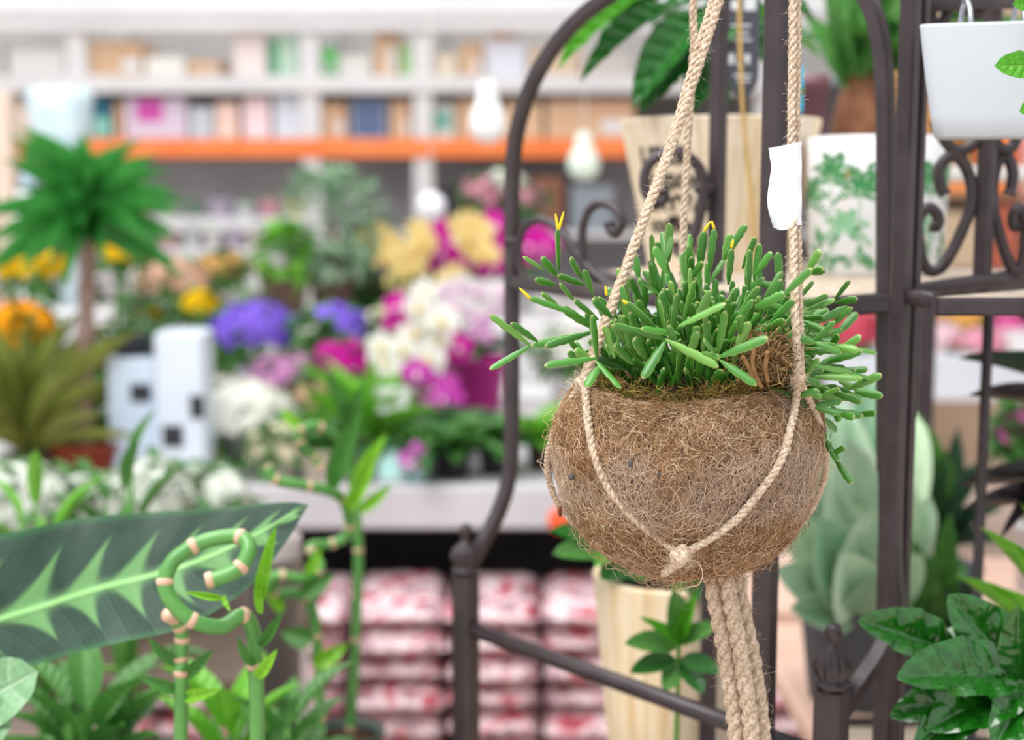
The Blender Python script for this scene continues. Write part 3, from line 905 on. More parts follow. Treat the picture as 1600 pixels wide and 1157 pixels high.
c = PZ(106, 5.0, ZT3)
zt = P(106, 136, 5.0).z - ZT3
put('film_sleeve', lathe([(.03, 0), (.05, zt * .4), (.085, zt * .75), (.105, zt * .95), (.09, zt), (.07, zt * .93)], 18, c, [.0, .05, .1, .14, .16, .1, 7]), SLEEVE, t)
foliage_mesh(c + Vector((0, 0, zt * .88)), 40, .06, .04, .05, .03, LEAFG, t)
t = thing('white_bottle', PZ(52, 4.95, ZT3), 'white plastic bottle standing left of the yucca palm head', 'bottle')
c = PZ(52, 4.95, ZT3)
h = P(52, 268, 4.95).z - ZT3
put('bottle_body', lathe([(.05, 0), (.056, .02), (.056, h * .7), (.04, h * .85), (.02, h * .9)], 18, c), mat('pale_bottle', '#f4f9fc', '#eaf3f8', 4, 0.25), t)
put('bottle_cap', lathe([(.024, h * .9), (.024, h), (.01, h + .005)], 14, c), PB, t)

# hanging vases in the middle distance, on hooks of a rail above the frame
rl = thing('hanging_rail', (-.1, 3.9, 2.35), 'dark overhead rail carrying the hanging vases', 'rail')
put('rail_bar', tube([(-2.5, 3.9, 2.35), (1.6, 3.9, 2.35)], .012, 8), IRON, rl)
for x in (-2.4, 1.5):
    put('rail_post', tube([(x, 3.9 + (0.0), 0), (x, 3.9, 2.35)], .014, 8) if x < -2.2 or x > .8 else tube([(x, 3.9, ZT2), (x, 3.9, 2.35)], .014, 8), IRON, rl)
def hangvase(px, ytop, ybot, wpx, label, c, name, prof):
    Y = 3.9
    b, tp = P(px, ybot, Y), P(px, ytop, Y)
    h = tp.z - b.z
    r = M_(wpx / 2, Y)
    t = thing(name, b, label, 'hanging vase', 'vases hanging from the rail')
    put('vase_body', lathe([(r * a, h * z) for a, z in prof], 24, b), mat('vase_' + c.strip('#'), c, c, 5, 0.3), t)
    put('hanging_cord', tube([(b.x, Y, b.z + h * .98), (b.x, Y, 2.338)], .0025, 6), mat('white_cord', '#eceae6', '#e2dfd9', 9, .8), t)
DROP = [(.05, 0), (.6, .03), (.95, .2), (1, .35), (.85, .52), (.6, .68), (.48, .85), (.52, .97), (.3, 1)]
hangvase(762, 128, 224, 56, 'white teardrop vase hanging in front of the orange beam', '#f8f8fa', 'hanging_vase', DROP)
hangvase(912, 206, 282, 50, 'pale green teardrop vase hanging right of the iron arch', '#dbe8db', 'hanging_vase', DROP)
hangvase(674, 300, 346, 46, 'white ball vase hanging above the pale yellow orchids', '#f1f0f8', 'hanging_vase', [(.1, 0), (.7, .1), (1, .45), (.85, .8), (.4, .95), (.2, 1)])

# ------------------------------------------------------------------ right side background
tr = thing('garden_table', (2.0, 4.9, 0), 'grey white flower table in the right background', 'table')
put('table_top', box(.95, 3.3, 4.3, 5.6, .80, .84, .006), STEEL, tr, False)
put('table_lip', box(.95, 3.3, 4.27, 4.30, .72, .86, .005), mat('blue_white_lip', '#d5dbe4', '#cbd2dc', 4, .4), tr, False)
for lx in (1.05, 3.2):
    for ly in (4.36, 5.5):
        put('leg', box(lx - .03, lx + .03, ly - .03, ly + .03, 0, .80), STEEL, tr, False)
dome_plant(1310, 4.9, .84, 'yellow mum seen between coconut pot and iron post', 42, 458, PY_, '#8a5a3c', 30, .04, grp='flowers on the right table')
dome_plant(1325, 4.55, .84, 'rose red flowers right of the hanging stems', 40, 490, ('rose', '#e8677c', '#d95068'), '#c9b4ae', 30, .04, grp='flowers on the right table')
dome_plant(1462, 4.6, .84, 'white and pink flowers right of the straight iron post', 42, 512, ('white_pink', '#fae6ec', '#f6d3de'), '#c7c7cc', 36, .04, grp='flowers on the right table')
dome_plant(1530, 4.45, .84, 'pale pink flowers behind the thin black pole', 34, 522, PPK, '#c7c7cc', 28, .036, grp='flowers on the right table')
dome_plant(1440, 5.4, .84, 'soft orange flowers behind the white and pink ones', 46, 470, ('soft_orange', '#f0bd8a', '#e8a878'), '#9a6a4c', 30, .04, grp='flowers on the right table')
dome_plant(1500, 5.3, .84, 'yellow orange flowers left of the thin black pole', 40, 478, ('amber', '#efc06a', '#e0a050'), '#9a6a4c', 26, .04, grp='flowers on the right table', leaf=LEAFD)
dome_plant(1575, 5.4, .84, 'pink geranium at the right edge of the far table', 40, 500, ('hot_pink', '#ef6fb4', '#e25aa4'), '#9a6a4c', 26, .04, grp='flowers on the right table', leaf=LEAFD)
# salmon and orange goods far right behind the white planter
for i, (x0, x1, y0, y1, cc, lb) in enumerate(((1470, 1512, 196, 300, '#ff9a4a', 'orange crate glimpsed under the white planter, left one'), (1540, 1580, 196, 300, '#ff8a3a', 'orange crate glimpsed under the white planter, right one'), (1590, 1680, 190, 320, '#f6b8ae', 'salmon pink crate at the right picture edge'))):
    carton(x0, x1, y0, zr(y1, 6.6), lb, cc, 'plastic_crate', None, 6.6, .4, 'crate')
rs = thing('goods_shelf', PZ(1600, 6.8, 0), 'low brown goods shelf far behind the right stand', 'shelf')
put('shelf_board', box(1.7, 3.6, 6.55, 7.1, zr(300, 6.6) - .03, zr(300, 6.6)), WOODB, rs, False)
put('shelf_board', box(1.7, 3.6, 6.55, 7.1, zr(420, 6.6) - .03, zr(420, 6.6)), WOODB, rs, False)
for x in (1.72, 3.58):
    put('side_panel', box(x - .02, x + .02, 6.55, 7.1, 0, zr(180, 6.6)), WOODB, rs, False)
put('back_panel', box(1.72, 3.58, 7.08, 7.1, 0, zr(-40, 6.6)), mat('beige_board', '#cbb49f', '#bda48d', 3, .8), rs, False)
carton(1452, 1530, 330, zr(420, 6.6), 'beige carton behind the iron lens scroll', '#c9b295', 'beige_carton', None, 6.6, .4)
carton(1545, 1590, 318, zr(420, 6.6), 'red brown carton behind the right iron scroll', '#b8624c', 'red_carton', None, 6.6, .4)

# ------------------------------------------------------------------ iron plant stands
ZS = 1.35 - 0.078                 # height of the upper shelf
U_ = Vector((.757, -.654, 0)); N_ = Vector((.766, .642, 0))
ir = thing('iron_plant_stand', (.2, 1.35, 0), 'dark brown iron plant stand with arch and scrolls behind the coconut pot', 'plant stand')
REF = (-.654, -.757, 0)
def bar(pts, r, parent, name='bar', k=6, ref=REF, square=True):
    return put(name, tube(catmull(pts, k) if k else pts, r, 8, ref, square), IRON, parent, not square)
L0, B0 = Vector((0, 1.334, 0)), Vector((.286, 1.087, 0))
def onplane(px, py, off=0.0):
    """pixel -> point in the vertical plane of the arch"""
    r = (px - 800) / F
    a = P(px, py, 1.0) - Vector((0, 0, CH))
    nrm = Vector((.654, .757, 0))
    k = (L0.dot(nrm) + off) / a.dot(nrm)
    return a * k + Vector((0, 0, CH))
# arch: left leg, arch, right leg
lf = [P(727, 905, 1.302), P(738, 878, 1.306), P(758, 842, 1.314), P(780, 798, 1.324), P(794, 752, 1.332), P(799, 700, 1.334), P(800, 560, 1.334), P(800, 420, 1.334), P(800, 300, 1.334)]
ar = [onplane(803, 238), onplane(814, 180), onplane(836, 122), onplane(868, 70), onplane(906, 28), onplane(948, -4)]
tp = [onplane(1010, -44), onplane(1090, -76), onplane(1180, -92), onplane(1262, -80), onplane(1320, -46), onplane(1356, 0), onplane(1373, 52), onplane(1381, 110), onplane(1384, 200), onplane(1384, 420), onplane(1384, 700), onplane(1383, 1000)]
end = tp[-1].copy(); end.z = 0
bar(lf + ar + tp + [end], .0062, ir, 'arch_bar', 5)
# straight posts
def post(x, y, s, parent, z1=1.78, z0=0.0, name='post'):
    return put(name, tube([(x, y, z0 + (z1 - z0) * k_ / 4) for k_ in range(5)], s, 8, REF, True), IRON, parent, False)
m2 = P(1206, 450, 1.0); post(m2.x, 1.0, .0078, ir)
m1 = P(1121, 250, 1.22); post(m1.x, 1.22, .0062, ir)
# right front bar bending out to its finial
R0 = P(1408, 450, 1.03)
rp = [Vector((R0.x, 1.03, 1.78)), Vector((R0.x, 1.03, 1.5)), Vector((R0.x, 1.03, 1.3)), Vector((R0.x, 1.03, 1.1)), P(1401, 945, 1.028), P(1392, 985, 1.022), P(1372, 1026, 1.012), P(1344, 1066, 1.0), P(1316, 1110, .99)]
bar(rp, .0062, ir, 'curved_bar', 5)
for dx in (-.008,):
    put('seam_strip', tube([(R0.x + .012, 1.04, .9), (R0.x + .012, 1.04, 1.75)], .004, 8, REF, True), IRON, ir, False)
# finial posts
def finial(px, pyt, Y, s, parent):
    q = P(px, pyt, Y)
    x, y, zt = q.x, q.y, q.z
    r = s
    n = 40
    prof = [(r * .15, 0), (r * .42, -.06 * s * 4), (r * .52, -.17 * s * 4), (r * .45, -.27 * s * 4), (r * .26, -.35 * s * 4), (r * .3, -.4 * s * 4), (r * .85, -.58 * s * 4), (r * 1.05, -.75 * s * 4), (r * .95, -.9 * s * 4), (r * .72, -1.02 * s * 4), (r * 1.0, -1.06 * s * 4), (r * 1.0, -1.12 * s * 4), (r * .78, -1.16 * s * 4), (r * .85, -1.22 * s * 4)]
    prof = [(a, b * .8) for a, b in reversed(prof)]
    fl = [0, 0, 0, 0, .03, .1, .1, .09, 0, 0, 0, 0, 0, 0, 12]
    put('finial', lathe(prof, 60, (x, y, zt), fl), IRON, parent)
    put('finial_post', tube([(x, y, 0), (x, y, .4), (x, y, .8), (x, y, zt - 1.2 * .8 * s * 4)], .0105 * s / .0128, 8, REF, True), IRON, parent, False)
    return x, y, zt
fl_ = finial(727, 818, 1.30, .0128, ir)
fr_ = finial(1303, 974, .985, .0128, ir)
zrail = P(740, 980, 1.30).z
put('guard_rail', tube([(fl_[0], fl_[1], zrail), (fr_[0], fr_[1], zrail)], .0072, 10), IRON, ir)
zlow = .76
A1, A2, A3, A4 = Vector((fl_[0], fl_[1], zlow)), Vector((fr_[0], fr_[1], zlow)), Vector((.30, 1.06, zlow)), Vector((.31, 1.42, zlow))
A5 = Vector((.15, 1.50, zlow))
put('lower_shelf_frame', tube([A1, A2, A3, A4, A5, A1], .007, 8, (0, 0, 1), True), IRON, ir, False)
SHELF = mat('shelf_stone_mesh', '#cdbfae', '#b09f8d', 90, .8, .2, .5, 300, .001)
put('lower_shelf_plate', prism([(p.x, p.y) for p in (A1, A2, A3, A4, A5)], zlow - .004, zlow + .0005), SHELF, ir, False)
for q in (A4, A5):
    post(q.x, q.y, .0062, ir, zlow)
# upper shelf
S1, S2, S3, S4, S5 = Vector((.085, 1.41, ZS)), Vector((m2.x, 1.0, ZS)), Vector((.286, 1.087, ZS)), Vector((.56, 1.36, ZS)), Vector((.26, 1.63, ZS))
put('upper_shelf_frame', tube([S1 - Vector((0, 0, .006)), S2 - Vector((0, 0, .006)), S3 - Vector((0, 0, .006)), S4 - Vector((0, 0, .006)), S5 - Vector((0, 0, .006)), S1 - Vector((0, 0, .006))], .0075, 8, (0, 0, 1), True), IRON, ir, False)
put('upper_shelf_plate', prism([(p.x, p.y) for p in (S1, S2, S3, S4, S5)], ZS - .006, ZS + .0005), SHELF, ir, False)
post(S4.x, S4.y, .0062, ir, 1.6)
put('front_rail', tube([Vector((0, 1.334, ZS - .006)), Vector((m2.x, 1.0, ZS - .006))], .0065, 8, (0, 0, 1), True), IRON, ir)
put('leg', tube([(S5.x, S5.y, 0), (S5.x, S5.y, ZS - .01)], .0062, 8, REF, True), IRON, ir, False)
def scroll(pts, parent, Yp=None, r=.0042, off=0.0):
    w = [P(x, y, Yp) if Yp else onplane(x, y, off) for x, y in pts]
    path = catmull(w, 6)
    n = len(path)
    return put('scroll', tube(path, [r * (1.15 if i < 3 or i > n - 4 else 1) for i in range(n)], 10), IRON, parent)
scroll([(868, 430), (858, 444), (840, 448), (822, 438), (812, 415), (810, 385), (818, 358), (838, 344), (862, 350), (885, 372), (903, 398), (925, 424), (952, 446), (972, 452)], ir)
scroll([(951, 347), (953, 359), (964, 363), (973, 348), (962, 327), (941, 318), (922, 327), (911, 355), (911, 395), (918, 430), (935, 458)], ir)
scroll([(1035, 294), (1039, 308), (1031, 317), (1018, 312), (1008, 296), (1008, 272), (1018, 252), (1036, 241), (1057, 239), (1080, 249), (1095, 268), (1099, 292), (1096, 320), (1090, 350), (1078, 380), (1060, 402)], ir, 1.21, .0048)
for (x, y, Yp) in ((1100, 294, 1.21), (803, 377, 1.33)):
    q = P(x, y, Yp)
    put('weld_collar', tube([q - Vector((.008, 0, 0)), q + Vector((.008, 0, 0))], .0045, 8), IRON, ir)
# arm and hook that carry the hanging pot
RING = P(1236, -330, .85)
bar([Vector((m2.x, 1.0, 1.775)), Vector((m2.x, .97, 1.80)), Vector((RING.x + .004, .90, RING.z + .11)), Vector((RING.x, .85, RING.z + .085))], .006, ir, 'hanger_arm', 6, (1, 0, 0))
hk = [RING + Vector((0, 0, .085)), RING + Vector((.002, 0, .05)), RING + Vector((.014, 0, .02)), RING + Vector((.010, 0, -.002)), RING + Vector((-.004, 0, -.006)), RING + Vector((-.012, 0, .006))]
put('hook', tube(catmull(hk, 5), .003, 8), IRON, ir)

# right stand with shelf, scrolls and thin leg
rs2 = thing('iron_corner_stand', (.5, 1.2, 0), 'second brown iron stand with lens shaped scrolls at the right edge', 'plant stand')
zc = P(1460, 480, .98).z
C1 = Vector((P(1466, 480, .98).x, .985, zc)); C2 = C1 + Vector((.34, 0, 0)); C4 = C1 + N_ * .30; C3 = C2 + Vector((.06, .19, 0))
ring = [C1, C2, C3, C4, C1]
put('shelf_frame', tube(ring, .0062, 8, (0, 0, 1), True), IRON, rs2, False)
put('shelf_plate', prism([(p.x, p.y) for p in (C1, C2, C3, C4)], zc, zc + .0065), SHELF, rs2, False)
put('link_bar', tube([Vector((R0.x + .004, 1.035, zc + .004)), C1 + Vector((0, .004, .004))], .0055, 8, (0, 0, 1), True), IRON, rs2)
YQ = 1.14
pq = P(1538, 350, YQ)
post(pq.x, YQ, .0062, rs2, 1.62, zc)
pl = P(1526, 650, 1.22)
put('thin_leg', tube([(pl.x, 1.2, 0), (pl.x, 1.2, zc - .004)], .0048, 8), IRON, rs2)
for (x, y) in ((C2.x, C2.y), (C3.x, C3.y), (C4.x, C4.y)):
    post(x, y, .006, rs2, zc)
zrb = P(1440, 452, YQ).z
put('scroll_rail', tube([P(1424, 456, 1.08), P(1538, 440, YQ), P(1680, 422, YQ + .07)], .006, 8, (0, 0, 1), True), IRON, rs2)
lens = [(1476, 304), (1470, 292), (1466, 270), (1476, 250), (1493, 243), (1509, 262), (1518, 292), (1516, 326), (1504, 358), (1488, 392), (1470, 418), (1453, 424), (1441, 408), (1435, 374), (1434, 346), (1444, 328), (1457, 327), (1466, 341), (1463, 354), (1455, 352)]
scroll(lens, rs2, YQ, .0048)
scroll([(1538 + (1538 - x) * .62, y) for x, y in lens], rs2, YQ + .015, .0048)
scroll([(1462, 190), (1474, 216), (1492, 236), (1512, 232), (1530, 214), (1536, 190)], rs2, YQ, .0048)
scroll([(1544, 190), (1552, 216), (1568, 234), (1584, 226), (1594, 196)], rs2, YQ + .01, .0048)
put('planter_rail', tube([P(1420, 8, 1.05), P(1538, 4, 1.10), P(1680, 0, 1.16)], .0055, 8, (0, 0, 1), True), IRON, rs2)
scroll([(1448, 12), (1462, 40), (1480, 20), (1470, -10)], rs2, 1.08, .0045)
scroll([(1500, -20), (1508, 10), (1530, 22), (1545, 0)], rs2, 1.10, .0045)
zl2 = .80
D = [Vector((.305, 1.0, zl2)), Vector((.80, .95, zl2)), Vector((.86, 1.42, zl2)), Vector((.33, 1.42, zl2))]
put('lower_shelf_frame', tube(D + [D[0]], .007, 8, (0, 0, 1), True), IRON, rs2, False)
put('lower_shelf_plate', prism([(p.x, p.y) for p in D], zl2 - .004, zl2 + .0005), SHELF, rs2, False)
for q in D:
    put('leg', tube([(q.x, q.y, 0), (q.x, q.y, zl2)], .006, 8, REF, True), IRON, rs2)

# ------------------------------------------------------------------ wooden stave pots
bw_ = NB('pale_pine')
mpw = bw_.node('ShaderNodeMapping')
bw_.link(bw_.coord('Object'), mpw.inputs[0])
mpw.inputs['Scale'].default_value = (60, 60, 3)
gr = bw_.noise(2.0, 4, vec=mpw.outputs[0])
colw = bw_.ramp(gr, [(.3, '#d9bd98'), (.5, '#e9d6b8'), (.7, '#efe0c8')])
hsw = bw_.node('ShaderNodeHueSaturation')
bw_.put(hsw.inputs['Value'], bw_.math('MULTIPLY_ADD', bw_.objrand(), .22, .86))
bw_.put(hsw.inputs['Saturation'], bw_.math('MULTIPLY_ADD', bw_.objrand(), .5, .7))
bw_.link(colw, hsw.inputs['Color'])
bw_.bump(gr, .15, .001)
PINE = bw_.fin(hsw.outputs[0], .7, .2)
INK = mat('black_stamp_ink', '#1f1b18', '#2c2622', 120, .8, .1)
def stave_pot(name, c, rt, rb, h, label, n=14, seed=0, text=None, grp=None):
    t = thing(name, c, label, 'potted plant', grp)
    g = []
    V, Fc = [], []
    th = .006
    ha = math.pi / n * .985
    for (z, r) in ((0, rb), (h * .5, (rb + rt) / 2), (h - .002, rt), (h, rt - .0015)):
        for k in range(5):
            a = -ha + 2 * ha * k / 4
            V.append(Vector((r * math.cos(a), r * math.sin(a), z)))
        for k in range(5):
            a = ha - 2 * ha * k / 4
            V.append(Vector(((r - th) * math.cos(a), (r - th) * math.sin(a), z)))
    for i in range(3):
        for k in range(10):
            Fc.append((i * 10 + k, i * 10 + (k + 1) % 10, (i + 1) * 10 + (k + 1) % 10, (i + 1) * 10 + k))
    Fc += [tuple(reversed(range(10))), tuple(30 + k for k in range(10))]
    me = mesh('stave', (V, Fc), PINE, False)
    for k in range(n):
        a = 2 * math.pi * k / n + seed
        inst('stave', me, t, Matrix.Translation(c) @ Matrix.Rotation(a, 4, 'Z'))
    put('liner', lathe([(rb - th - .001, .003), (rt - th - .001, h - .012), (rt - th - .003, h - .012), (rb - th - .004, h * .6)], 24, c), BLK, t)
    put('soil', lathe([(rt - th - .002, h - .03), (rt * .5, h - .022), (.002, h - .02)], 24, c), SOIL, t)
    if text:
        for (s, size, zz, a0) in text:
            cu = bpy.data.curves.new('stamp', 'FONT')
            cu.body = s
            cu.size = size
            cu.align_x = 'CENTER'
            cu.resolution_u = 3
            cu.offset = size * .045
            o = bpy.data.objects.new('stamp', cu)
            COL.objects.link(o)
            dg = bpy.context.evaluated_depsgraph_get()
            me2 = bpy.data.meshes.new_from_object(o.evaluated_get(dg))
            W = []
            for v in me2.vertices:
                z = zz + v.co.y * .95
                r = rb + (rt - rb) * z / h + .0006
                a = a0 + v.co.x * 1.1 / r
                W.append(c + Vector((r * math.cos(a), r * math.sin(a), z)))
            fs = [tuple(p.vertices) for p in me2.polygons]
            bpy.data.objects.remove(o)
            bpy.data.curves.remove(cu)
            put('stamped_lettering', (W, fs), INK, t, False)
    return t
YW = 1.45
cw = PZ(1121, YW, ZS + .0005)
hw = P(1121, 180, YW - .1).z - ZS
af = math.atan2(-cw.y, -cw.x)
wp = stave_pot('wooden_pot_plant', cw, M_(154, YW), M_(106, YW), hw, 'pale wooden stave pot stamped with black lettering, large glossy leaves above', 14, .1,
    [('LIBER', .024, hw * .70, af - .62), ('H ISON', .021, hw * .54, af - .50), ('CRYVAL', .022, hw * .40, af - .50), ('coffee s', .023, hw * .26, af - .48), ('1865', .020, hw * .11, af - .5)])
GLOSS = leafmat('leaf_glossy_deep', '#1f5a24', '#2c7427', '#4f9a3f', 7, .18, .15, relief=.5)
BRIGHT = leafmat('leaf_bright_green', '#5fae25', '#3f9220', '#8fcf5a', 7, .2, .3, relief=.4)  # brighter, limier green than the deep glossy leaf
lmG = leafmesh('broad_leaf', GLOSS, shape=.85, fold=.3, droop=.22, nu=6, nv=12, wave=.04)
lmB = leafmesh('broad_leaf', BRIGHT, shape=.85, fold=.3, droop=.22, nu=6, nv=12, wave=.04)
wtop = cw + Vector((0, 0, hw))
def px_leaf(parent, me, b, tp_, Yb, Yt, wpx, up=(0, -.5, 1), name='leaf', dz=1.0):
    B, T = P(b[0], b[1], Yb), P(tp_[0], tp_[1], Yt)
    d = T - B
    L = d.length
    w = M_(wpx, (Yb + Yt) / 2)
    return inst(name, me, parent, orient(B, d, up, sx=w, sy=L, sz=L * dz))
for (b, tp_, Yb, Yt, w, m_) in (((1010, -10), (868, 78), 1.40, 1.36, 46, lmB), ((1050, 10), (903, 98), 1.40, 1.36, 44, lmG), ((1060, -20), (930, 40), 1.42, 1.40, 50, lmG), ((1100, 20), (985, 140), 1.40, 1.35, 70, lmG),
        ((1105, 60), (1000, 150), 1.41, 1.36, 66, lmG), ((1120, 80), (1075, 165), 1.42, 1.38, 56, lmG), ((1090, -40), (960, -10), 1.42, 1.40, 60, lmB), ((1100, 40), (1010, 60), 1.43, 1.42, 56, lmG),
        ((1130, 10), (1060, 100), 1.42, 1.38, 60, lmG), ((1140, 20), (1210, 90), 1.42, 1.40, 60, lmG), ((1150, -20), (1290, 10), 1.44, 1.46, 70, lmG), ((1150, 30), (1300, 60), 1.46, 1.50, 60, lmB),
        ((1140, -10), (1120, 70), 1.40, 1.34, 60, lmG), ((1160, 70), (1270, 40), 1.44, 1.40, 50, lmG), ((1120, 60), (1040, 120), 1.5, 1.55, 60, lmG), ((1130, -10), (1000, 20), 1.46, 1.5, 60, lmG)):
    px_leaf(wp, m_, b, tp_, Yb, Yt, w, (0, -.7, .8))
for (x, y) in ((1085, 60), (1118, 0), (1150, 20), (1105, -30), (1140, 70)):
    put('stem', tube(catmull([wtop - Vector((0, 0, .02)), (wtop + P(x, y, 1.43)) / 2 + Vector((.004, 0, 0)), P(x, y, 1.43)], 4), .0028, 6), STEMG, wp)
# plant tag and stick in the wooden pot
t = thing('plant_label', P(1160, 172, 1.38), 'dark grey plant label with white print standing in the wooden pot', 'label')
DG = mat('dark_label_card', '#4c4e58', '#42444d', 6, .5)
q0 = P(1162, 70, 1.36)
lw, lh = M_(24, 1.36), M_(78, 1.36)
prof = [(-lw, -lh), (lw, -lh)]
poly = [(lw * math.cos(a) if True else 0, -lh * .55 - lh * .45 * math.sin(-a)) for a in [math.pi + k * math.pi / 10 for k in range(11)]]
poly = poly + [(lw, lh), (-lw, lh)]
V = [Vector((q0.x + x, 1.36 + s, q0.z + z)) for s in (-.0008, .0008) for x, z in poly]
n = len(poly)
put('label_card', (V, [tuple(range(n)), tuple(reversed(range(n, 2 * n)))] + [(i, n + i, n + (i + 1) % n, (i + 1) % n) for i in range(n)]), DG, t, False)
for (ax, ay, w, h) in ((1150, 8, 14, 14), (1172, 6, 18, 20), (1158, 40, 30, 3), (1158, 52, 24, 3), (1160, 62, 28, 3), (1143, 92, 8, 16), (1155, 96, 7, 12), (1168, 92, 7, 14), (1160, 118, 26, 3), (1162, 126, 20, 3)):
    q = P(ax, ay, 1.3585)
    put('white_print', box(q.x - M_(w, 1.36) / 2, q.x + M_(w, 1.36) / 2, 1.3582, 1.3592, q.z - M_(h, 1.36) / 2, q.z + M_(h, 1.36) / 2), mat('print_white', '#dfe3e8', '#d5dae0', 5, .6), t, False)
t = thing('support_stick', P(1175, 420, 1.30), 'thin bamboo support stick before the wooden pot', 'stick')
stk = [P(1154, -60, 1.335), P(1157, 90, 1.330), P(1162, 190, 1.322), P(1170, 270, 1.312), P(1178, 360, 1.30)]
bot = PZ(1180, 1.295, ZS + .001)
put('cane', tube(catmull(stk + [bot], 5), .0020, 7), mat('bamboo_cane', '#c2a05e', '#b08d4c', 20, .5), t)
put('cane_node', tube([P(1157, 95, 1.330), P(1157, 89, 1.330)], .0034, 7), mat('bamboo_cane', '#c2a05e'), t)
t = thing('cyan_label', P(1238, 172, 1.40), 'bright cyan tag at the rim of the wooden pot behind the right rope', 'label')
q = P(1240, 140, 1.40)
put('tag_strip', box(q.x - .009, q.x + .009, 1.399, 1.4005, q.z - .022, q.z + .022, .0004), mat('cyan_print', '#35b6da', '#48c4e4', 9, .5), t, False)
put('tag_stripe', box(q.x - .009, q.x + .009, 1.398, 1.3989, q.z - .004, q.z + .001), mat('olive_print', '#8a9a4a', '#7a8a3c', 9, .5), t, False)

# white pot with green palm print
YP = 1.36
cp = PZ(1366, YP, ZS + .0005)
hp = P(1366, 212, YP - .065).z - ZS
rpot = .0665
wpot = thing('palm_print_pot', cp, 'white ceramic pot with green palm tree print on the iron stand shelf', 'pot')
put('pot_body', lathe([(rpot * .90, 0), (rpot * .93, .004), (rpot * .97, hp * .5), (rpot, hp), (rpot * .94, hp + .001), (rpot * .92, hp * .9), (.002, hp * .85)], 48, cp), WHITE, wpot)
af = math.atan2(-cp.y, -cp.x)
PG = [mat('print_palm_green', '#2f7d44', '#4f9a5c', 60, .35), mat('print_palm_pale', '#6fae7c', '#8fc09a', 40, .35)]
def decal(polys, m, name):
    V, Fc = [], []
    for poly in polys:
        o = len(V)
        for (s, z) in poly:
            r = rpot * (.93 + .07 * z) + .0004
            a = af + s / rpot
            V.append(cp + Vector((r * math.cos(a), r * math.sin(a), z * hp)))
        Fc.append(tuple(range(o, o + len(poly))))
    put(name, (V, Fc), m, wpot, False)
def frond(x, z, ang, L, W=.006, nl=7):
    out = []
    for i in range(nl):
        f = i / (nl - 1)
        bx, bz = x + math.cos(ang) * L * f, z + (math.sin(ang) * L * f - .35 * L * f * f) / hp
        for sd in (-1, 1):
            a2 = ang + sd * .75 - .6 * f
            l2 = L * .42 * (1 - .6 * f)
            ex, ez = bx + math.cos(a2) * l2, bz + math.sin(a2) * l2 / hp
            nx, nz = -math.sin(a2) * W * .3, math.cos(a2) * W * .3 / hp
            out.append([(bx, bz), ((bx + ex) / 2 + nx, (bz + ez) / 2 + nz), (ex, ez), ((bx + ex) / 2 - nx, (bz + ez) / 2 - nz)])
    return out
random.seed(21)
for (x0, z0, sc) in ((-.045, .72, 1), (-.015, .62, .9), (.02, .74, 1.0), (.055, .66, 1), (-.078, .55, 1), (.088, .7, 1), (-.03, .35, .8), (.04, .38, .8)):
    pol = []
    for a in (-.2, .5, 1.2, 1.9, 2.6, 3.3):
        pol += frond(x0, z0, a, .03 * sc)
    decal(pol, PG[0 if z0 > .5 else 1], 'palm_print')
for (x0, z0) in ((-.045, .72), (-.015, .62), (.02, .74), (.055, .66)):
    decal([[(x0 - .002, .08), (x0 + .002, .08), (x0 + .0012, z0), (x0 - .0012, z0)]], mat('print_trunk', '#b7c4b4', '#a9b8a6', 30, .4), 'trunk_print')
pol = []
for k in range(26):
    x0, z0 = random.uniform(-.09, .09), random.uniform(.03, .26)
    pol += frond(x0, z0, random.uniform(.6, 2.5), .018, .006, 4)
decal(pol, PG[0], 'bush_print')
decal([[(-.030, .70), (-.024, .72), (-.022, .76), (-.027, .78)]], mat('print_orange', '#e98f55', '#e58446', 9, .4), 'beak_print')
decal([[(-.034, .42), (-.026, .40), (-.022, .62), (-.023, .72), (-.030, .70), (-.034, .58)]], mat('print_bird', '#e6dfe0', '#dcd4d6', 9, .4), 'bird_print')

# pots behind, upper right: bulb plant, plum pot, grey pot, basket
YB = 1.95
bn2 = thing('back_shelf', (.75, 2.0, 0), 'grey shelf board on a column behind the palm print pot', 'shelf')
zb = P(1300, 262, YB).z
put('shelf_board', box(.42, 1.15, 1.82, 2.12, zb - .02, zb, .004), GREYP, bn2, False)
px_ = PZ(1402, 1.97, 0).x
put('column', box(px_ - .012, px_ + .012, 1.958, 1.982, .012, zb - .02), IRON, bn2, False)
put('base_plate', box(px_ - .15, px_ + .15, 1.86, 2.08, 0, .012), IRON, bn2, False)
c = PZ(1352, YB, zb)
t = thing('bulb_plant', c, 'plant with thick pale green stalks growing from a brown bulb', 'potted plant')
put('brown_bulb', lathe([(.03, 0), (.044, .02), (.046, .06), (.036, .10), (.024, .135), (.012, .145)], 24, c, [.02, .04, .05, .05, .04, .02, 9]), mat('bulb_husk', '#8a5f45', '#6a432f', 30, .7, .2, .6, 60, .004), t)
STK = leafmat('thick_stalk_green', '#7fb86a', '#3f8a3c', '#bfe0a0', 2, .35)
lmS = leafmesh('stalk', STK, shape=.55, fold=.7, droop=.1, nu=6, nv=10)
for (b, tp_, w) in (((1325, 130), (1290, -60), 44), ((1345, 130), (1330, -80), 40), ((1365, 130), (1385, -70), 44), ((1335, 120), (1308, -40), 36), ((1355, 120), (1365, -60), 36), ((1330, 140), (1260, 20), 34), ((1370, 140), (1440, 0), 34)):
    px_leaf(t, lmS, b, tp_, YB, YB + random.uniform(-.04, .04), w * 1.5, (0, -1, .1), 'stalk')
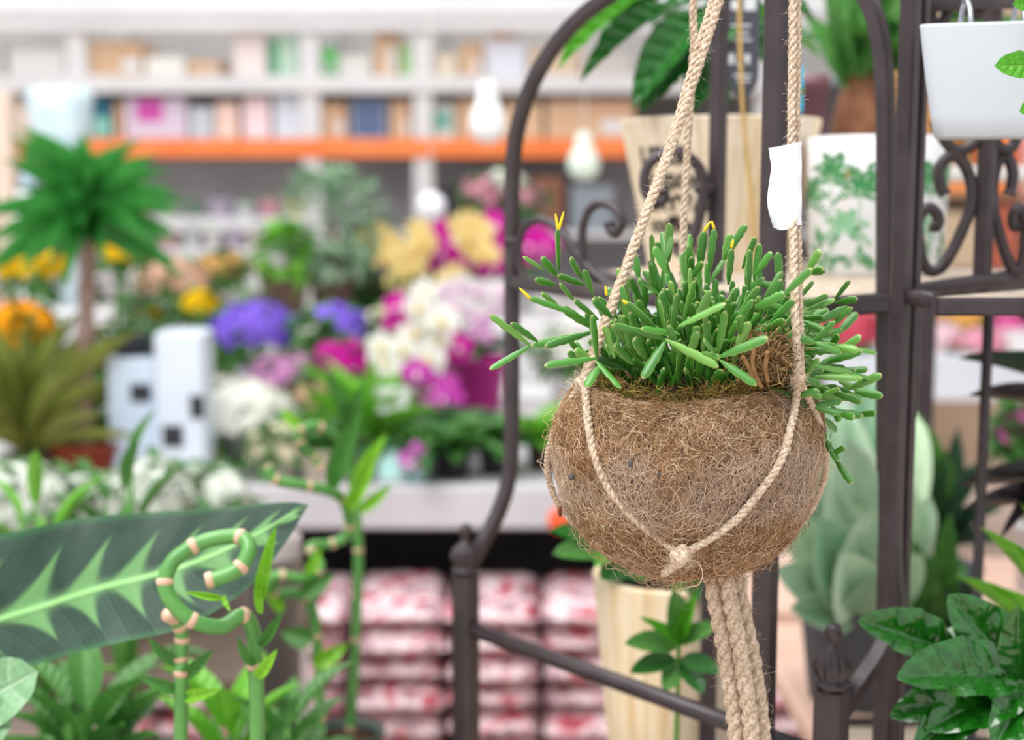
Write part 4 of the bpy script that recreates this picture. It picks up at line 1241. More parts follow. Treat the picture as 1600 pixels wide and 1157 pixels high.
def plainpot(px, Y, z, rpx, topy, label, col, name='empty_pot', cat='pot'):
    c = PZ(px, Y, z); r = M_(rpx, Y); h = P(px, topy, Y).z - z
    t = thing(name, c, label, cat)
    put('pot_body', lathe([(r * .8, 0), (r * .96, h * .85), (r * 1.03, h * .85), (r * 1.03, h), (r * .92, h), (r * .85, h * .5), (.002, h * .4)], 28, c), mat('pot_' + col.strip('#'), col, col, 6, .5), t)
    put('rim_band', lathe([(r * 1.035, h * .9), (r * 1.035, h * .96)], 28, c), mat('pot_' + col.strip('#'), col), t)
plainpot(1266, 1.90, zb, 26, 118, 'plum coloured pot behind the wooden stave pot', '#7b5560')
plainpot(1302, 2.04, zb, 26, 124, 'slate grey pot beside the brown bulb', '#6d7480')
c = PZ(1452, 1.9, zb)
t = thing('wicker_basket', c, 'woven tan basket right of the straight iron post', 'basket')
WK = mat('wicker', '#c99b66', '#a8763f', 50, .7, .2, .4, 120)
for k in range(9):
    z = .008 + k * .0135
    pts = [c + Vector(((.052 + .0004 * k + (.002 if (i + k) % 2 else -.002)) * math.cos(i * math.pi / 14), (.052 + (.002 if (i + k) % 2 else -.002)) * math.sin(i * math.pi / 14), z)) for i in range(28)]
    put('woven_strand', tube(pts, .0065, 6, (0, 0, 1), False, False, True), WK, t)
put('basket_base', lathe([(.05, 0), (.05, .004)], 24, c), WK, t)
foliage_mesh(c + Vector((0, 0, .12)), 30, .05, .12, .10, .05, LEAFG, t)

# white hanging planter at the upper right
YH = .925
zt_, zb_ = P(1500, 33, YH + .01).z, P(1500, 214, YH + .01).z
xa, xb = P(1441, 33, YH + .05).x, P(1462, 214, YH + .05).x
wT = .085; wB = wT - (xb - xa)
cx = xa + wT - .004
def rrect(hw, hd, r, z, n=5):
    out = []
    for (sx, sy, a0) in ((1, -1, -90), (1, 1, 0), (-1, 1, 90), (-1, -1, 180)):
        for k in range(n):
            a = math.radians(a0 + 90 * k / (n - 1))
            out.append(Vector((cx + sx * (hw - r) + r * math.cos(a), YH + .028 + sy * (hd * .55 - r) + r * math.sin(a), z)))
    return out
rings = []
for f in (0, .02, .2, .5, .8, .97, 1.0):
    hw_ = wB + (wT - wB) * f ** .8
    rings.append(rrect(hw_ - (.003 if f == 0 else 0), .05 - .008 * (1 - f) - (.002 if f == 0 else 0), .008, zb_ + (zt_ - zb_) * f))
rings.append(rrect(wT - .004, .046, .010, zt_)); rings.append(rrect(wT - .022, .030, .008, zt_ - .045))
V, Fc = [], []
n = len(rings[0])
for r_ in rings: V += r_
for i in range(len(rings) - 1):
    for k in range(n):
        Fc.append((i * n + k, i * n + (k + 1) % n, (i + 1) * n + (k + 1) % n, (i + 1) * n + k))
Fc += [tuple(reversed(range(n))), tuple((len(rings) - 1) * n + k for k in range(n))]
pc_ = Vector((cx, YH + .028, 0))
V = [Matrix.Rotation(math.radians(-17), 3, 'Z') @ (q - pc_) + pc_ for q in V]
hp_ = thing('hanging_planter', (cx, YH + .028, zb_), 'plain white tapered planter hanging at the upper right', 'planter')
put('planter_body', (V, Fc), mat('white_planter', '#c6cdd6', '#bfc6cf', 6, .5), hp_)
sv_ = box(cx - .058, cx + .058, YH + .018, YH + .038, zt_ - .044, zt_ - .012)
put('soil', ([Matrix.Rotation(math.radians(-17), 3, 'Z') @ (q - pc_) + pc_ for q in sv_[0]], sv_[1]), SOIL, hp_, False)
for x in (1516, 1600):
    q = P(x, 30, YH + .055)
    put('wire_hook', tube(catmull([q + Vector((0, -.004, -.03)), q + Vector((0, 0, .004)), q + Vector((0, .012, .014)), q + Vector((0, .02, .004)), q + Vector((0, .022, -.008))], 5), .0018, 6), mat('bright_wire', '#c7cdd6', '#b9bfc8', 9, .25, metal=.8), hp_)
lmT = leafmesh('trailing_leaf', BRIGHT, shape=.95, fold=.15, droop=.1, nu=6, nv=10, wave=.1, tip=.7)
for (b, tp_, Yb, w) in (((1640, 105), (1558, 100), .885, 46), ((1660, 160), (1596, 172), .885, 40), ((1630, 10), (1585, 4), .92, 30), ((1650, 40), (1690, 120), .88, 44), ((1640, 20), (1600, -40), .95, 44)):
    px_leaf(hp_, lmT, b, tp_, Yb, Yb - .005, w, (0, -1, .3))
put('trailing_stem', tube(catmull([P(1640, 20, .955), P(1646, 26, .905), P(1645, 90, .893), P(1655, 170, .89)], 5), .0016, 6), STEMG, hp_)

# ------------------------------------------------------------------ lower shelf: wooden pot plant and small plant
YL = 1.30
cl = PZ(1042, YL, zlow + .0005)
hl = P(1000, 922, YL - .06).z - zlow
lp = stave_pot('wooden_pot_plant', cl, M_(124, YL), M_(86, YL), hl, 'pale wooden stave pot with glossy plant below the coconut pot', 12, .35)
lmD = leafmesh('oval_leaf', GLOSS, shape=.95, fold=.2, droop=.15, nu=6, nv=10, tip=.8)
lmM = leafmesh('oval_leaf', LEAFG, shape=.95, fold=.2, droop=.15, nu=6, nv=10, tip=.8)
for (b, tp_, Yb, w, m_) in (((960, 850), (868, 822), 1.28, 40, lmD), ((965, 860), (868, 858), 1.27, 46, lmM), ((970, 840), (930, 880), 1.25, 34, lmB), ((985, 880), (940, 900), 1.27, 50, lmD), ((1020, 880), (985, 900), 1.26, 50, lmD),
        ((1050, 890), (1030, 850), 1.29, 60, lmD), ((1090, 890), (1060, 930), 1.25, 56, lmM), ((1100, 880), (1085, 935), 1.24, 50, lmD), ((1100, 860), (1150, 900), 1.28, 56, lmD), ((1110, 890), (1165, 860), 1.29, 56, lmG), ((1060, 870), (1120, 840), 1.33, 60, lmG),
        ((1040, 860), (960, 820), 1.33, 60, lmG), ((1000, 860), (900, 800), 1.34, 50, lmG)):
    px_leaf(lp, m_, b, tp_, Yb, Yb - .02, w, (0, -.8, .8))
ltop = cl + Vector((0, 0, hl - .02))
for (x, y) in ((962, 852), (1000, 870), (1050, 885), (1100, 875)):
    put('stem', tube(catmull([ltop, (ltop + P(x, y, 1.28)) / 2 + Vector((0, 0, .01)), P(x, y, 1.28)], 4), .0022, 6), STEMG, lp)
cs = PZ(1052, 1.17, zlow + .0005)
sp_ = thing('young_plant', cs, 'young green plant with rounded leaves before the lower wooden pot', 'potted plant')
pp = put('pot', potgeo(cs, .038, .05), mat('pot_dark_brown', '#3b2a24', '#46322a', 8, .7), sp_)
put('soil', lathe([(.033, .043), (.015, .047)], 16, cs), SOIL, pp)
for (b, tp_, w, m_) in (((1060, 995), (1058, 932), 44, lmM), ((1056, 1010), (985, 1000), 40, lmM), ((1062, 1005), (1115, 975), 34, lmM), ((1056, 1030), (990, 1045), 36, lmD), ((1064, 1030), (1120, 1045), 36, lmD), ((1060, 1000), (1080, 940), 26, lmB), ((1058, 1040), (1040, 1075), 34, lmM), ((1064, 1035), (1098, 1078), 34, lmD), ((1060, 1015), (1018, 965), 24, lmB)):
    px_leaf(sp_, m_, b, tp_, 1.17, 1.14, w, (0, -.8, .7))
put('stem', tube(catmull([cs + Vector((0, 0, .04)), P(1060, 1040, 1.17), P(1060, 990, 1.17)], 4), .0022, 6), STEMG, sp_)

# ------------------------------------------------------------------ right bench with agave and dark plants
be = thing('plant_bench', (.9, 1.9, 0), 'pinkish tan plant bench under the agave', 'bench')
PEACH = mat('pinkish_bench', '#dcbcaa', '#d0ac9a', 6, .7, .2)
put('bench_top', box(.335, 1.5, 1.47, 1.94, .72, .75, .006), PEACH, be, False)
put('bench_top', box(.335, 1.5, 2.0, 2.3, .72, .75, .006), PEACH, be, False)
for x in (.38, 1.45):
    for y in (1.52, 2.25):
        put('leg', box(x - .025, x + .025, y - .025, y + .025, 0, .72), WOODB, be, False)
AG = leafmat('agave_blue_green', '#c9e6ca', '#b0d6b8', '#dff0da', 2.0, .5, .12, relief=.1, rnd=.3, edge='#e6f4dc')
ca = PZ(1338, 1.64, .75)
ag = thing('agave', ca, 'large blue green agave with broad leaves between the iron posts', 'potted plant')
GP = mat('dark_grey_pot', '#5d6570', '#525a64', 8, .6)
pp = put('pot', potgeo(ca, .075, .14), GP, ag)
put('soil', lathe([(.066, .12), (.03, .125)], 16, ca), SOIL, pp)
lmA = leafmesh('agave_leaf', AG, shape=.95, fold=.3, droop=.05, nu=8, nv=12, tip=.75)
lmA2 = leafmesh('agave_leaf', leafmat('agave_dark_green', '#86b692', '#98c2a0', '#b9d6ba', 2, .4, .1, relief=.1, edge='#d0e6cc'), shape=.95, fold=.3, droop=.05, nu=8, nv=12, tip=.75)
AGC = leafmat('agave_light_green', '#d6eecb', '#bfe0bc', '#e8f5dc', 2, .5, .15, relief=.1)
lmA3 = leafmesh('agave_leaf', AGC, shape=.95, fold=.3, droop=.05, nu=8, nv=12, tip=.75)
for (b, tp_, Yb, Yt, w, m_) in (((1330, 930), (1238, 650), 1.66, 1.68, 96, lmA3), ((1335, 930), (1300, 610), 1.70, 1.76, 100, lmA), ((1338, 930), (1362, 585), 1.70, 1.78, 110, lmA2), ((1342, 930), (1432, 640), 1.68, 1.76, 100, lmA3),
        ((1328, 935), (1252, 730), 1.62, 1.58, 110, lmA), ((1336, 935), (1330, 690), 1.62, 1.58, 120, lmA), ((1345, 935), (1405, 720), 1.62, 1.60, 110, lmA3), ((1326, 940), (1220, 800), 1.60, 1.54, 92, lmA3), ((1350, 940), (1455, 780), 1.62, 1.60, 90, lmA),
        ((1330, 945), (1285, 815), 1.58, 1.50, 112, lmA2), ((1342, 945), (1362, 800), 1.58, 1.50, 112, lmA), ((1326, 950), (1216, 890), 1.59, 1.52, 84, lmA), ((1350, 950), (1440, 870), 1.60, 1.55, 84, lmA3),
        ((1335, 955), (1318, 870), 1.56, 1.47, 100, lmA), ((1330, 960), (1240, 950), 1.58, 1.50, 70, lmA2), ((1345, 960), (1425, 935), 1.58, 1.52, 70, lmA2), ((1340, 960), (1375, 900), 1.56, 1.48, 84, lmA2)):
    px_leaf(ag, m_, b, tp_, Yb, Yt, w, (0, -1, .35))
DKG = leafmat('leaf_blackish_green', '#2c4a38', '#35543f', '#54725a', 5, .4)
c = PZ(1470, 1.95, .75)
dk = thing('dark_leaf_plant', c, 'dark green broad leaved plant behind the right iron post', 'potted plant')
pp = put('pot', potgeo(c, .055, .08), GP, dk)
put('soil', lathe([(.048, .069), (.02, .073)], 16, c), SOIL, pp)
lmK = leafmesh('broad_leaf', DKG, shape=.85, fold=.3, droop=.22, nu=6, nv=12, wave=.04)
lmK2 = leafmesh('broad_leaf', LEAFG, shape=.85, fold=.3, droop=.22, nu=6, nv=12, wave=.04)
for (b, tp_, w, m_) in (((1460, 850), (1420, 700), 70, lmK), ((1465, 850), (1520, 720), 60, lmK), ((1465, 860), (1555, 830), 56, lmK), ((1460, 860), (1400, 800), 60, lmK), ((1462, 850), (1462, 650), 50, lmK2), ((1465, 870), (1540, 780), 60, lmK), ((1460, 880), (1420, 880), 70, lmK2), ((1465, 880), (1500, 900), 60, lmK2), ((1462, 860), (1500, 690), 50, lmK), ((1460, 840), (1430, 640), 46, lmK2)):
    px_leaf(dk, m_, b, tp_, 1.95, 1.88, w, (0, -.6, 1))
c = PZ(1432, 1.62, .75)
gd = thing('low_leafy_plant', c, 'low plant with mid green leaves right of the agave', 'potted plant')
pp = put('pot', potgeo(c, .05, .08), GP, gd)
put('soil', lathe([(.044, .069), (.02, .073)], 16, c), SOIL, pp)
for (b, tp_, w, m_) in (((1440, 1010), (1490, 830), 60, lmK2), ((1440, 1010), (1510, 910), 60, lmK), ((1436, 1010), (1400, 880), 70, lmK2), ((1440, 1020), (1500, 980), 70, lmK), ((1436, 1010), (1450, 870), 60, lmK2), ((1430, 1020), (1380, 960), 70, lmK)):
    px_leaf(gd, m_, b, tp_, 1.62, 1.55, w, (0, -.8, .8))
# blackish leaves at the right edge
c = Vector((.66, 1.28, zl2 + .0005))
bk = thing('black_leaf_plant', c, 'plant with long blackish purple leaves at the right edge', 'potted plant')
pp = put('pot', potgeo(c, .06, .10), mat('pot_clay_pink', '#b98a78', '#a97a68', 8, .7), bk)
put('soil', lathe([(.052, .086), (.02, .09)], 16, c), SOIL, pp)
BKM = leafmat('leaf_blackish_purple', '#2a2226', '#1f1a1d', '#3f3338', 3, .35, .05)
lmX = leafmesh('long_leaf', BKM, shape=.9, fold=.25, droop=.08, nu=4, nv=10)
topc = c + Vector((0, 0, .42))
put('stem', tube(catmull([c + Vector((0, 0, .08)), c + Vector((.01, 0, .25)), topc], 4), .006, 8), mat('purple_stem', '#4a3038', '#3c262d', 20, .6), bk)
for (b, tp_, Yt, w, m_) in (((1700, 650), (1520, 602), 1.22, 34, lmX), ((1720, 760), (1500, 742), 1.22, 40, lmX), ((1720, 790), (1512, 776), 1.20, 38, lmX), ((1720, 700), (1560, 830), 1.2, 34, lmX), ((1720, 640), (1530, 520), 1.25, 46, lmK), ((1720, 620), (1600, 480), 1.25, 50, lmX), ((1740, 740), (1880, 660), 1.25, 40, lmX), ((1730, 700), (1800, 560), 1.28, 40, lmX)):
    px_leaf(bk, m_, b, tp_, 1.26, Yt, w, (0, -.3, 1))
c = Vector((.62, 1.10, zl2 + .0005))
lm_ = thing('lime_leaf_plant', c, 'lime green strappy plant at the lower right edge', 'potted plant')
pp = put('pot', potgeo(c, .05, .08), GP, lm_)
put('soil', lathe([(.044, .069), (.02, .073)], 16, c), SOIL, pp)
lmY = leafmesh('strap', LEAFL, shape=.8, fold=.4, droop=.25, nu=4, nv=10)
for (b, tp_, w) in (((1720, 1120), (1572, 880), 34), ((1720, 1120), (1560, 950), 34), ((1730, 1120), (1620, 820), 34), ((1740, 1120), (1680, 800), 34), ((1740, 1130), (1590, 1000), 30), ((1750, 1120), (1850, 860), 34)):
    px_leaf(lm_, lmY, b, tp_, 1.16, 1.12, w, (0, -.6, 1))
# pink cup flowers behind
dome_plant(1600, 2.1, .75, 'pink flower pot at right edge of the plant bench', 34, 650, ('bright_pink', '#f28fd0', '#e77ac4'), '#cfd2da', 20, .022, grp='flowers on the right bench')

# glossy coffee plant, lower right foreground
COFFEE = leafmat('coffee_leaf', '#14520f', '#1f6c18', '#46a034', 6, .15, .06, vs=.05, relief=.05, rnd=.2, coat=0.6, rdist=.002)
c = Vector((.385, 1.10, zl2 + .0005))
cf = thing('coffee_plant', c, 'coffee plant with glossy quilted dark green leaves at lower right', 'potted plant')
pp = put('pot', potgeo(c, .06, .09), mat('pot_black_round', '#2c2c30', '#35353a', 8, .5), cf)
put('soil', lathe([(.052, .078), (.02, .082)], 16, c), SOIL, pp)
lmC = leafmesh('coffee_leaf', COFFEE, shape=.92, fold=.22, droop=.12, nu=14, nv=56, wave=.05, wf=4, tip=.8, quilt=.045)
lmCr = leafmesh('coffee_leaf_round', COFFEE, shape=1.05, fold=.3, droop=.2, nu=14, nv=56, wave=.05, wf=4, tip=.8, quilt=.045)
for (b, tp_, Yb, Yt, w, m_, up) in (((1490, 1020), (1356, 968), .96, .93, 66, lmC, (-.1, -.9, .6)), ((1598, 1062), (1492, 936), .96, .95, 80, lmC, (-.3, -.9, .5)), ((1590, 1060), (1420, 1046), .95, .90, 84, lmC, (0, -.8, .8)), ((1600, 1070), (1470, 1120), .95, .90, 80, lmCr, (0, -.8, .8)),
        ((1595, 1062), (1590, 960), .94, .91, 50, lmC, (-.4, -.8, .3)), ((1610, 1070), (1570, 1150), .95, .89, 76, lmCr, (0, -.9, .6)), ((1600, 1060), (1690, 990), .97, .97, 70, lmC, (0, -.8, .7)), ((1570, 1085), (1400, 1110), .98, .95, 66, lmC, (0, -.8, .8)),
        ((1605, 1080), (1680, 1120), .95, .9, 70, lmC, (0, -.8, .7)), ((1530, 1040), (1480, 980), 1.0, 1.02, 50, lmC, (0, -.8, .7)), ((1540, 1090), (1440, 1160), .94, .90, 60, lmCr, (0, -.8, .8))):
    px_leaf(cf, m_, b, tp_, Yb, Yt, w * 1.28, up)
put('stem', tube(catmull([c + Vector((0, 0, .07)), P(1600, 1130, .98), P(1600, 1070, .955), P(1596, 1050, .95)], 4), .003, 7), mat('dark_twig', '#3a3a24', '#4a4a2c', 20, .6), cf)
for (a, b_) in (((1600, 1085), (1490, 1020)), ((1600, 1085), (1570, 1085))):
    put('twig', tube([P(a[0], a[1], .96), P((a[0] + b_[0]) / 2, (a[1] + b_[1]) / 2 + 4, .96), P(b_[0], b_[1], .96)], .0016, 6), mat('dark_twig', '#3a3a24'), cf)

# ------------------------------------------------------------------ left foreground: calathea leaf, curly bamboo
bl = thing('display_bench', (-.35, 1.35, 0), 'dark display bench under the calathea and bamboo', 'bench')
put('bench_top', box(-.95, -.10, .85, 1.75, .59, .62, .006), BLK, bl, False)
for x in (-.9, -.15):
    for y in (.9, 1.7):
        put('leg', box(x - .02, x + .02, y - .02, y + .02, 0, .59), BLK, bl, False)
ck = Vector((-.52, 1.22, .6205))
cal = thing('calathea', ck, 'calathea with one huge dark leaf feathered light green', 'potted plant')
pp = put('pot', potgeo(ck, .075, .11), mat('pot_stone', '#8f8a86', '#7f7a76', 8, .7), cal)
put('soil', lathe([(.066, .095), (.03, .10)], 16, ck), SOIL, pp)
b = NB('calathea_leaf')
sx = b.node('ShaderNodeSeparateXYZ')
b.link(b.coord('UV'), sx.inputs[0])
u = b.math('ABSOLUTE', b.math('MULTIPLY_ADD', sx.outputs[0], 2, -1))
v = sx.outputs[1]
w = b.math('SUBTRACT', b.math('MULTIPLY', v, 9.0), b.math('MULTIPLY', u, 1.1))
s_ = b.math('MULTIPLY', b.math('PINGPONG', w, .5), 2)
spike = b.math('POWER', b.math('SUBTRACT', 1, s_), 2.6)
lim = b.math('MULTIPLY_ADD', spike, .62, .06)
mask = b.smooth(b.math('SUBTRACT', lim, u), -.12, .12)
colr = b.mix(b.smooth(b.noise(30, 3), .3, .7), lin('#1e3227'), lin('#283f33'))
fine = b.math('MULTIPLY', b.math('SINE', b.math('MULTIPLY', w, 44)), .5)
colr = b.mix(b.math('MULTIPLY_ADD', fine, .12, .1), colr, lin('#4f7362'))
edge = b.smooth(u, .86, 1.0)
colr = b.mix(b.math('MULTIPLY', edge, .4), colr, lin('#3f7a45'))
colr = b.mix(b.math('MULTIPLY', mask, .62), colr, lin('#78ae68'))
mid = b.math('SUBTRACT', 1.0, b.smooth(u, .018, .06))
colr = b.mix(mid, colr, lin('#93c77e'))
b.bump(b.math('ADD', s_, b.smooth(u, 0, .1)), .5, .004)
CAL = b.fin(colr, .5, .3, 0, .1)
# the big leaf: a curved sheet between two edges
mid_ = [(-190, 1010), (-60, 985), (60, 950), (150, 921), (230, 901), (300, 880), (380, 845), (440, 812), (482, 789)]
upp = [(-190, 1000), (-70, 862), (50, 826), (140, 808), (230, 801), (310, 796), (390, 790), (450, 785), (482, 789)]
low = [(-190, 1020), (-60, 1060), (50, 1040), (120, 1020), (200, 1002), (290, 980), (380, 925), (440, 858), (482, 789)]
def spl(pts, t):
    n = len(pts) - 1
    i = min(int(t * n), n - 1)
    return catmull([Vector((x, y, 0)) for x, y in pts], 8)[min(int(round(t * n * 8)), n * 8)]
Cm, Cu, Cl = [catmull([Vector((x, y, 0)) for x, y in L], 8) for L in (mid_, upp, low)]
V, Fc, UV = [], [], []
nv, nu = len(Cm) - 1, 12
for j in range(nv + 1):
    f = j / nv
    Ym = 1.10 - .10 * f + .04 * f * f
    for i in range(nu + 1):
        uu = -1 + 2 * i / nu
        a = abs(uu)
        p = Cm[j].lerp(Cu[j] if uu > 0 else Cl[j], a)
        wav = .006 * math.sin(f * 34 + (1 if uu > 0 else 2.2)) * a * a * (1 - f)
        Y = Ym + (.035 if uu > 0 else -.06) * a * math.sin(math.pi * min(1, f * .95 + .05)) + wav - .012 * (1 - a) * 0
        V.append(P(p.x, p.y, Y)); UV.append((i / nu, f))
for j in range(nv):
    for i in range(nu):
        a = j * (nu + 1) + i
        Fc.append((a, a + 1, a + nu + 2, a + nu + 1))
put('big_leaf', (V, Fc), CAL, cal, True, UV)
put('leaf_stalk', tube(catmull([ck + Vector((0, 0, .09)), ck + Vector((-.03, -.03, .13)), P(-230, 1040, 1.11), P(-190, 1010, 1.10)], 5), .004, 8), STEMG, cal)
lmCal = leafmesh('calathea_small_leaf', CAL, shape=.9, fold=.2, droop=.15, nu=8, nv=14)
for (d, L, w_) in (((-1, .2, .9), .26, .10), ((-.6, .8, 1.2), .24, .10), ((-.3, -1, .6), .2, .08)):
    inst('leaf', lmCal, cal, orient(ck + Vector((0, 0, .10)), d, sx=w_, sy=L, sz=L))
# pale edged round leaf in the lower left corner
cr = Vector((-.47, .98, .6205))
pl_ = thing('silver_leaf_plant', cr, 'plant with a pale edged rounded leaf in the lower left corner', 'potted plant')
pp = put('pot', potgeo(cr, .05, .08), mat('pot_stone', '#8f8a86'), pl_)
put('soil', lathe([(.044, .069), (.02, .073)], 16, cr), SOIL, pp)
SIL = leafmat('leaf_silver_edge', '#6f9f70', '#86ae83', '#cfe0cb', 3, .4, .15)
lmZ = leafmesh('round_leaf', SIL, shape=1.0, fold=.2, droop=.2, nu=8, nv=12, tip=.6)
for (b_, tp_, Y, w_) in (((-60, 1120), (40, 1050), .98, 110), ((-60, 1130), (10, 1130), .97, 90), ((-80, 1120), (-60, 990), 1.0, 90), ((-90, 1130), (-170, 1050), 1.0, 90)):
    px_leaf(pl_, lmZ, b_, tp_, Y, Y - .01, w_, (0, -1, .6))
put('stem', tube([cr + Vector((0, 0, .07)), P(-70, 1122, .985)], .003, 6), STEMG, pl_)

# curly bamboo
BAM = mat('bamboo_green', '#5e9a4c', '#4d8a40', 30, .3, .5)
NODE = mat('bamboo_node', '#dfc0a8', '#cda88f', 60, .6, .3)
BLEAF = leafmat('bamboo_leaf_lime', '#8fcf3a', '#79bd33', '#b9e07a', 3, .35, .3)
lmBL = leafmesh('bamboo_leaf', BLEAF, shape=.8, fold=.35, droop=.15, nu=4, nv=10)
lmBD = leafmesh('bamboo_leaf', LEAFG, shape=.8, fold=.35, droop=.15, nu=4, nv=10)
def bamboo(label, pts, r, base, leaves, nodes=9, k=8, potr=.045, pot=True):
    """pts: (px, py, Y) along the cane from the lower end up"""
    t = thing('curly_bamboo', base, label, 'potted plant', 'curly bamboo at left')
    pp = put('pot', potgeo(base, potr, .08), mat('pot_dark_glaze', '#33403a', '#2b3631', 8, .3), t)
    put('pebbles', lathe([(potr * .88, .069), (potr * .4, .073)], 16, base), SOIL, pp)
    path = catmull([base + Vector((0, 0, .06))] + [P(*p) for p in pts], k)
    n = len(path)
    st_ = put('cane', tube(path, r, 12), BAM, t)
    step = max(4, n // nodes)
    for i in range(step, n, step):
        a = path[i]; d = (path[min(i + 1, n - 1)] - path[i - 1]).normalized()
        put('node_ring', tube([a - d * r * .5, a - d * r * .15, a + d * r * .15, a + d * r * .5], [r * .98, r * 1.08, r * 1.08, r * .98], 12), NODE, t)
    put('cut_end', tube([path[-1], path[-1] + (path[-1] - path[-2]).normalized() * r * .3], r * .96, 12), NODE, t)
    for (b_, tp_, Y, w_, m_) in leaves:
        px_leaf(t, m_, b_, tp_, Y, Y - .01, w_, (random.uniform(-.3, .3), -1, .2))
    return t
bamboo('curly bamboo cane wound into a big ring before the calathea leaf',
    [(402, 1150, .985), (398, 1040, .985), (396, 990, .985), (380, 962, .978), (345, 980, .968), (300, 970, .962), (268, 940, .96), (258, 910, .962), (270, 878, .968), (302, 854, .974), (340, 841, .978), (376, 840, .975), (389, 858, .968), (376, 886, .962), (352, 900, .958), (328, 907, .956)], .0056,
    PZ(402, .99, .6205), [((412, 940), (426, 826), .975, 22, lmBL), ((408, 960), (400, 900), .975, 14, lmBL), ((350, 935), (290, 926), .955, 12, lmBL), ((350, 930), (358, 955), .955, 10, lmBL), ((405, 1010), (440, 960), .98, 18, lmBD), ((400, 1040), (370, 1000), .98, 18, lmBD), ((400, 1060), (430, 1020), .98, 20, lmBL)], 8)
bamboo('straight bamboo cane with a bent top under the calathea leaf',
    [(283, 1120, 1.0), (283, 1030, 1.0), (284, 990, 1.0), (272, 966, .995), (262, 962, .99)], .0052, PZ(283, 1.02, .6205), [((284, 1040), (230, 1000), 1.0, 20, lmBD), ((284, 1060), (330, 1020), 1.0, 22, lmBD), ((284, 1080), (220, 1060), 1.0, 22, lmBD), ((284, 1090), (340, 1080), 1.0, 22, lmBL)], 7, 6, .04)
bamboo('blurred curly bamboo cane rising in loops beside the calathea tip',
    [(500, 1150, 1.5), (498, 1040, 1.5), (490, 960, 1.5), (470, 930, 1.49), (430, 925, 1.48), (432, 900, 1.47), (480, 905, 1.48), (500, 885, 1.50), (485, 855, 1.51), (520, 850, 1.52), (545, 832, 1.52), (540, 790, 1.51), (520, 770, 1.49), (470, 758, 1.47), (430, 750, 1.46), (418, 730, 1.46)], .0058,
    PZ(498, 1.5, .6205), [((520, 770), (560, 640), 1.5, 34, lmBD), ((540, 800), (590, 700), 1.5, 26, lmBL), ((440, 960), (410, 880), 1.49, 24, lmBL), ((470, 930), (520, 900), 1.48, 30, lmBD), ((490, 1000), (440, 990), 1.49, 36, lmBD), ((490, 1040), (540, 1010), 1.49, 30, lmBL), ((480, 900), (500, 860), 1.48, 20, lmBL)], 12)
bamboo('far curly bamboo cane with pale cut tip reaching the pink flowers',
    [(548, 1140, 1.68), (556, 1000, 1.68), (560, 860, 1.68), (552, 760, 1.68), (540, 700, 1.67), (500, 668, 1.65), (470, 672, 1.64), (468, 690, 1.64), (490, 715, 1.65), (500, 730, 1.65)], .006,
    PZ(545, 1.66, .6205), [((548, 660), (512, 580), 1.66, 24, lmBD), ((545, 690), (565, 600), 1.66, 24, lmBD), ((550, 700), (540, 620), 1.66, 22, lmBD), ((556, 760), (600, 680), 1.66, 24, lmBL), ((560, 800), (610, 760), 1.66, 20, lmBL), ((470, 670), (440, 640), 1.64, 18, lmBL)], 10)
# low greenery under the calathea leaf
leaf_plant(150, 1.30, .6205, 'low bright green plant under the calathea leaf', 44, .085, .03, LEAFG, 'low_green_plant', '#4a3a33', 60, 1.0, stem=.19, droop=.3)
leaf_plant(370, 1.32, .6205, 'low lime plant between the bamboo canes', 26, .075, .026, LEAFL, 'low_green_plant', '#4a3a33', 45, 1.3, stem=.19, droop=.3)
leaf_plant(452, 1.30, .6205, 'low mid green plant right of the bamboo ring', 22, .07, .028, LEAFG, 'low_green_plant', '#4a3a33', 40, 1.0, stem=.20, droop=.3)
leaf_plant(75, 1.60, .6205, 'thin sprig plant at left above the calathea leaf', 11, .085, .016, LEAFL, 'sprig_plant', '#4a3a33', 50, 1.6, stem=.33, droop=.3)
leaf_plant(205, 1.64, .6205, 'thin sprig plant in front of the display box', 12, .085, .018, LEAFG, 'sprig_plant', '#4a3a33', 50, 1.7, stem=.36, droop=.3)
plainpot(436, 1.62, .6205, 44, 838, 'tall rounded grey brown vase beside the calathea tip', '#9b9190', 'tall_vase', 'vase')
# white hydrangeas left, on a low bench further back
b2 = thing('low_bench', (-.95, 2.3, 0), 'low dark bench carrying white hydrangeas at left', 'bench')
put('bench_top', box(-1.6, -.35, 2.05, 2.6, .60, .63, .006), mat('dark_bench_wood', '#5d4d42', '#4e4037', 8, .7), b2, False)
for x in (-1.55, -.4):
    for y in (2.1, 2.55):
        put('leg', box(x - .02, x + .02, y - .02, y + .02, 0, .60), STEEL, b2, False)
for (px, Y, tp_, r, lb) in ((40, 2.3, 735, 74, 'white hydrangea at the left edge above the calathea leaf'), (135, 2.4, 745, 60, 'white hydrangea left of the slender climbing plant'), (235, 2.3, 730, 66, 'white hydrangea right of the slender climbing plant'), (330, 2.42, 742, 54, 'low white hydrangea next to the white chrysanthemum')):
    dome_plant(px, Y, .63, lb, r, tp_, ('ivory', '#f3f5ee', '#e6ece2'), '#b9c4c4', 54, .022, 'potted_hydrangea', grp='white hydrangeas at left', flat=.8)

# ------------------------------------------------------------------ the hanging coconut pot
D0 = .85
def sm(px): return px * D0 / F
CX, CZ = P(1070, 712, D0).x, P(1070, 712, D0).z
prof_px = [(-186, 0), (-184, 40), (-176, 80), (-160, 118), (-136, 150), (-108, 172), (-70, 192), (-30, 203), (15, 212), (50, 209), (84, 198), (108, 180), (122, 168)]
PZZ = [sm(a) for a, _ in prof_px]; PRR = [sm(b) for _, b in prof_px]
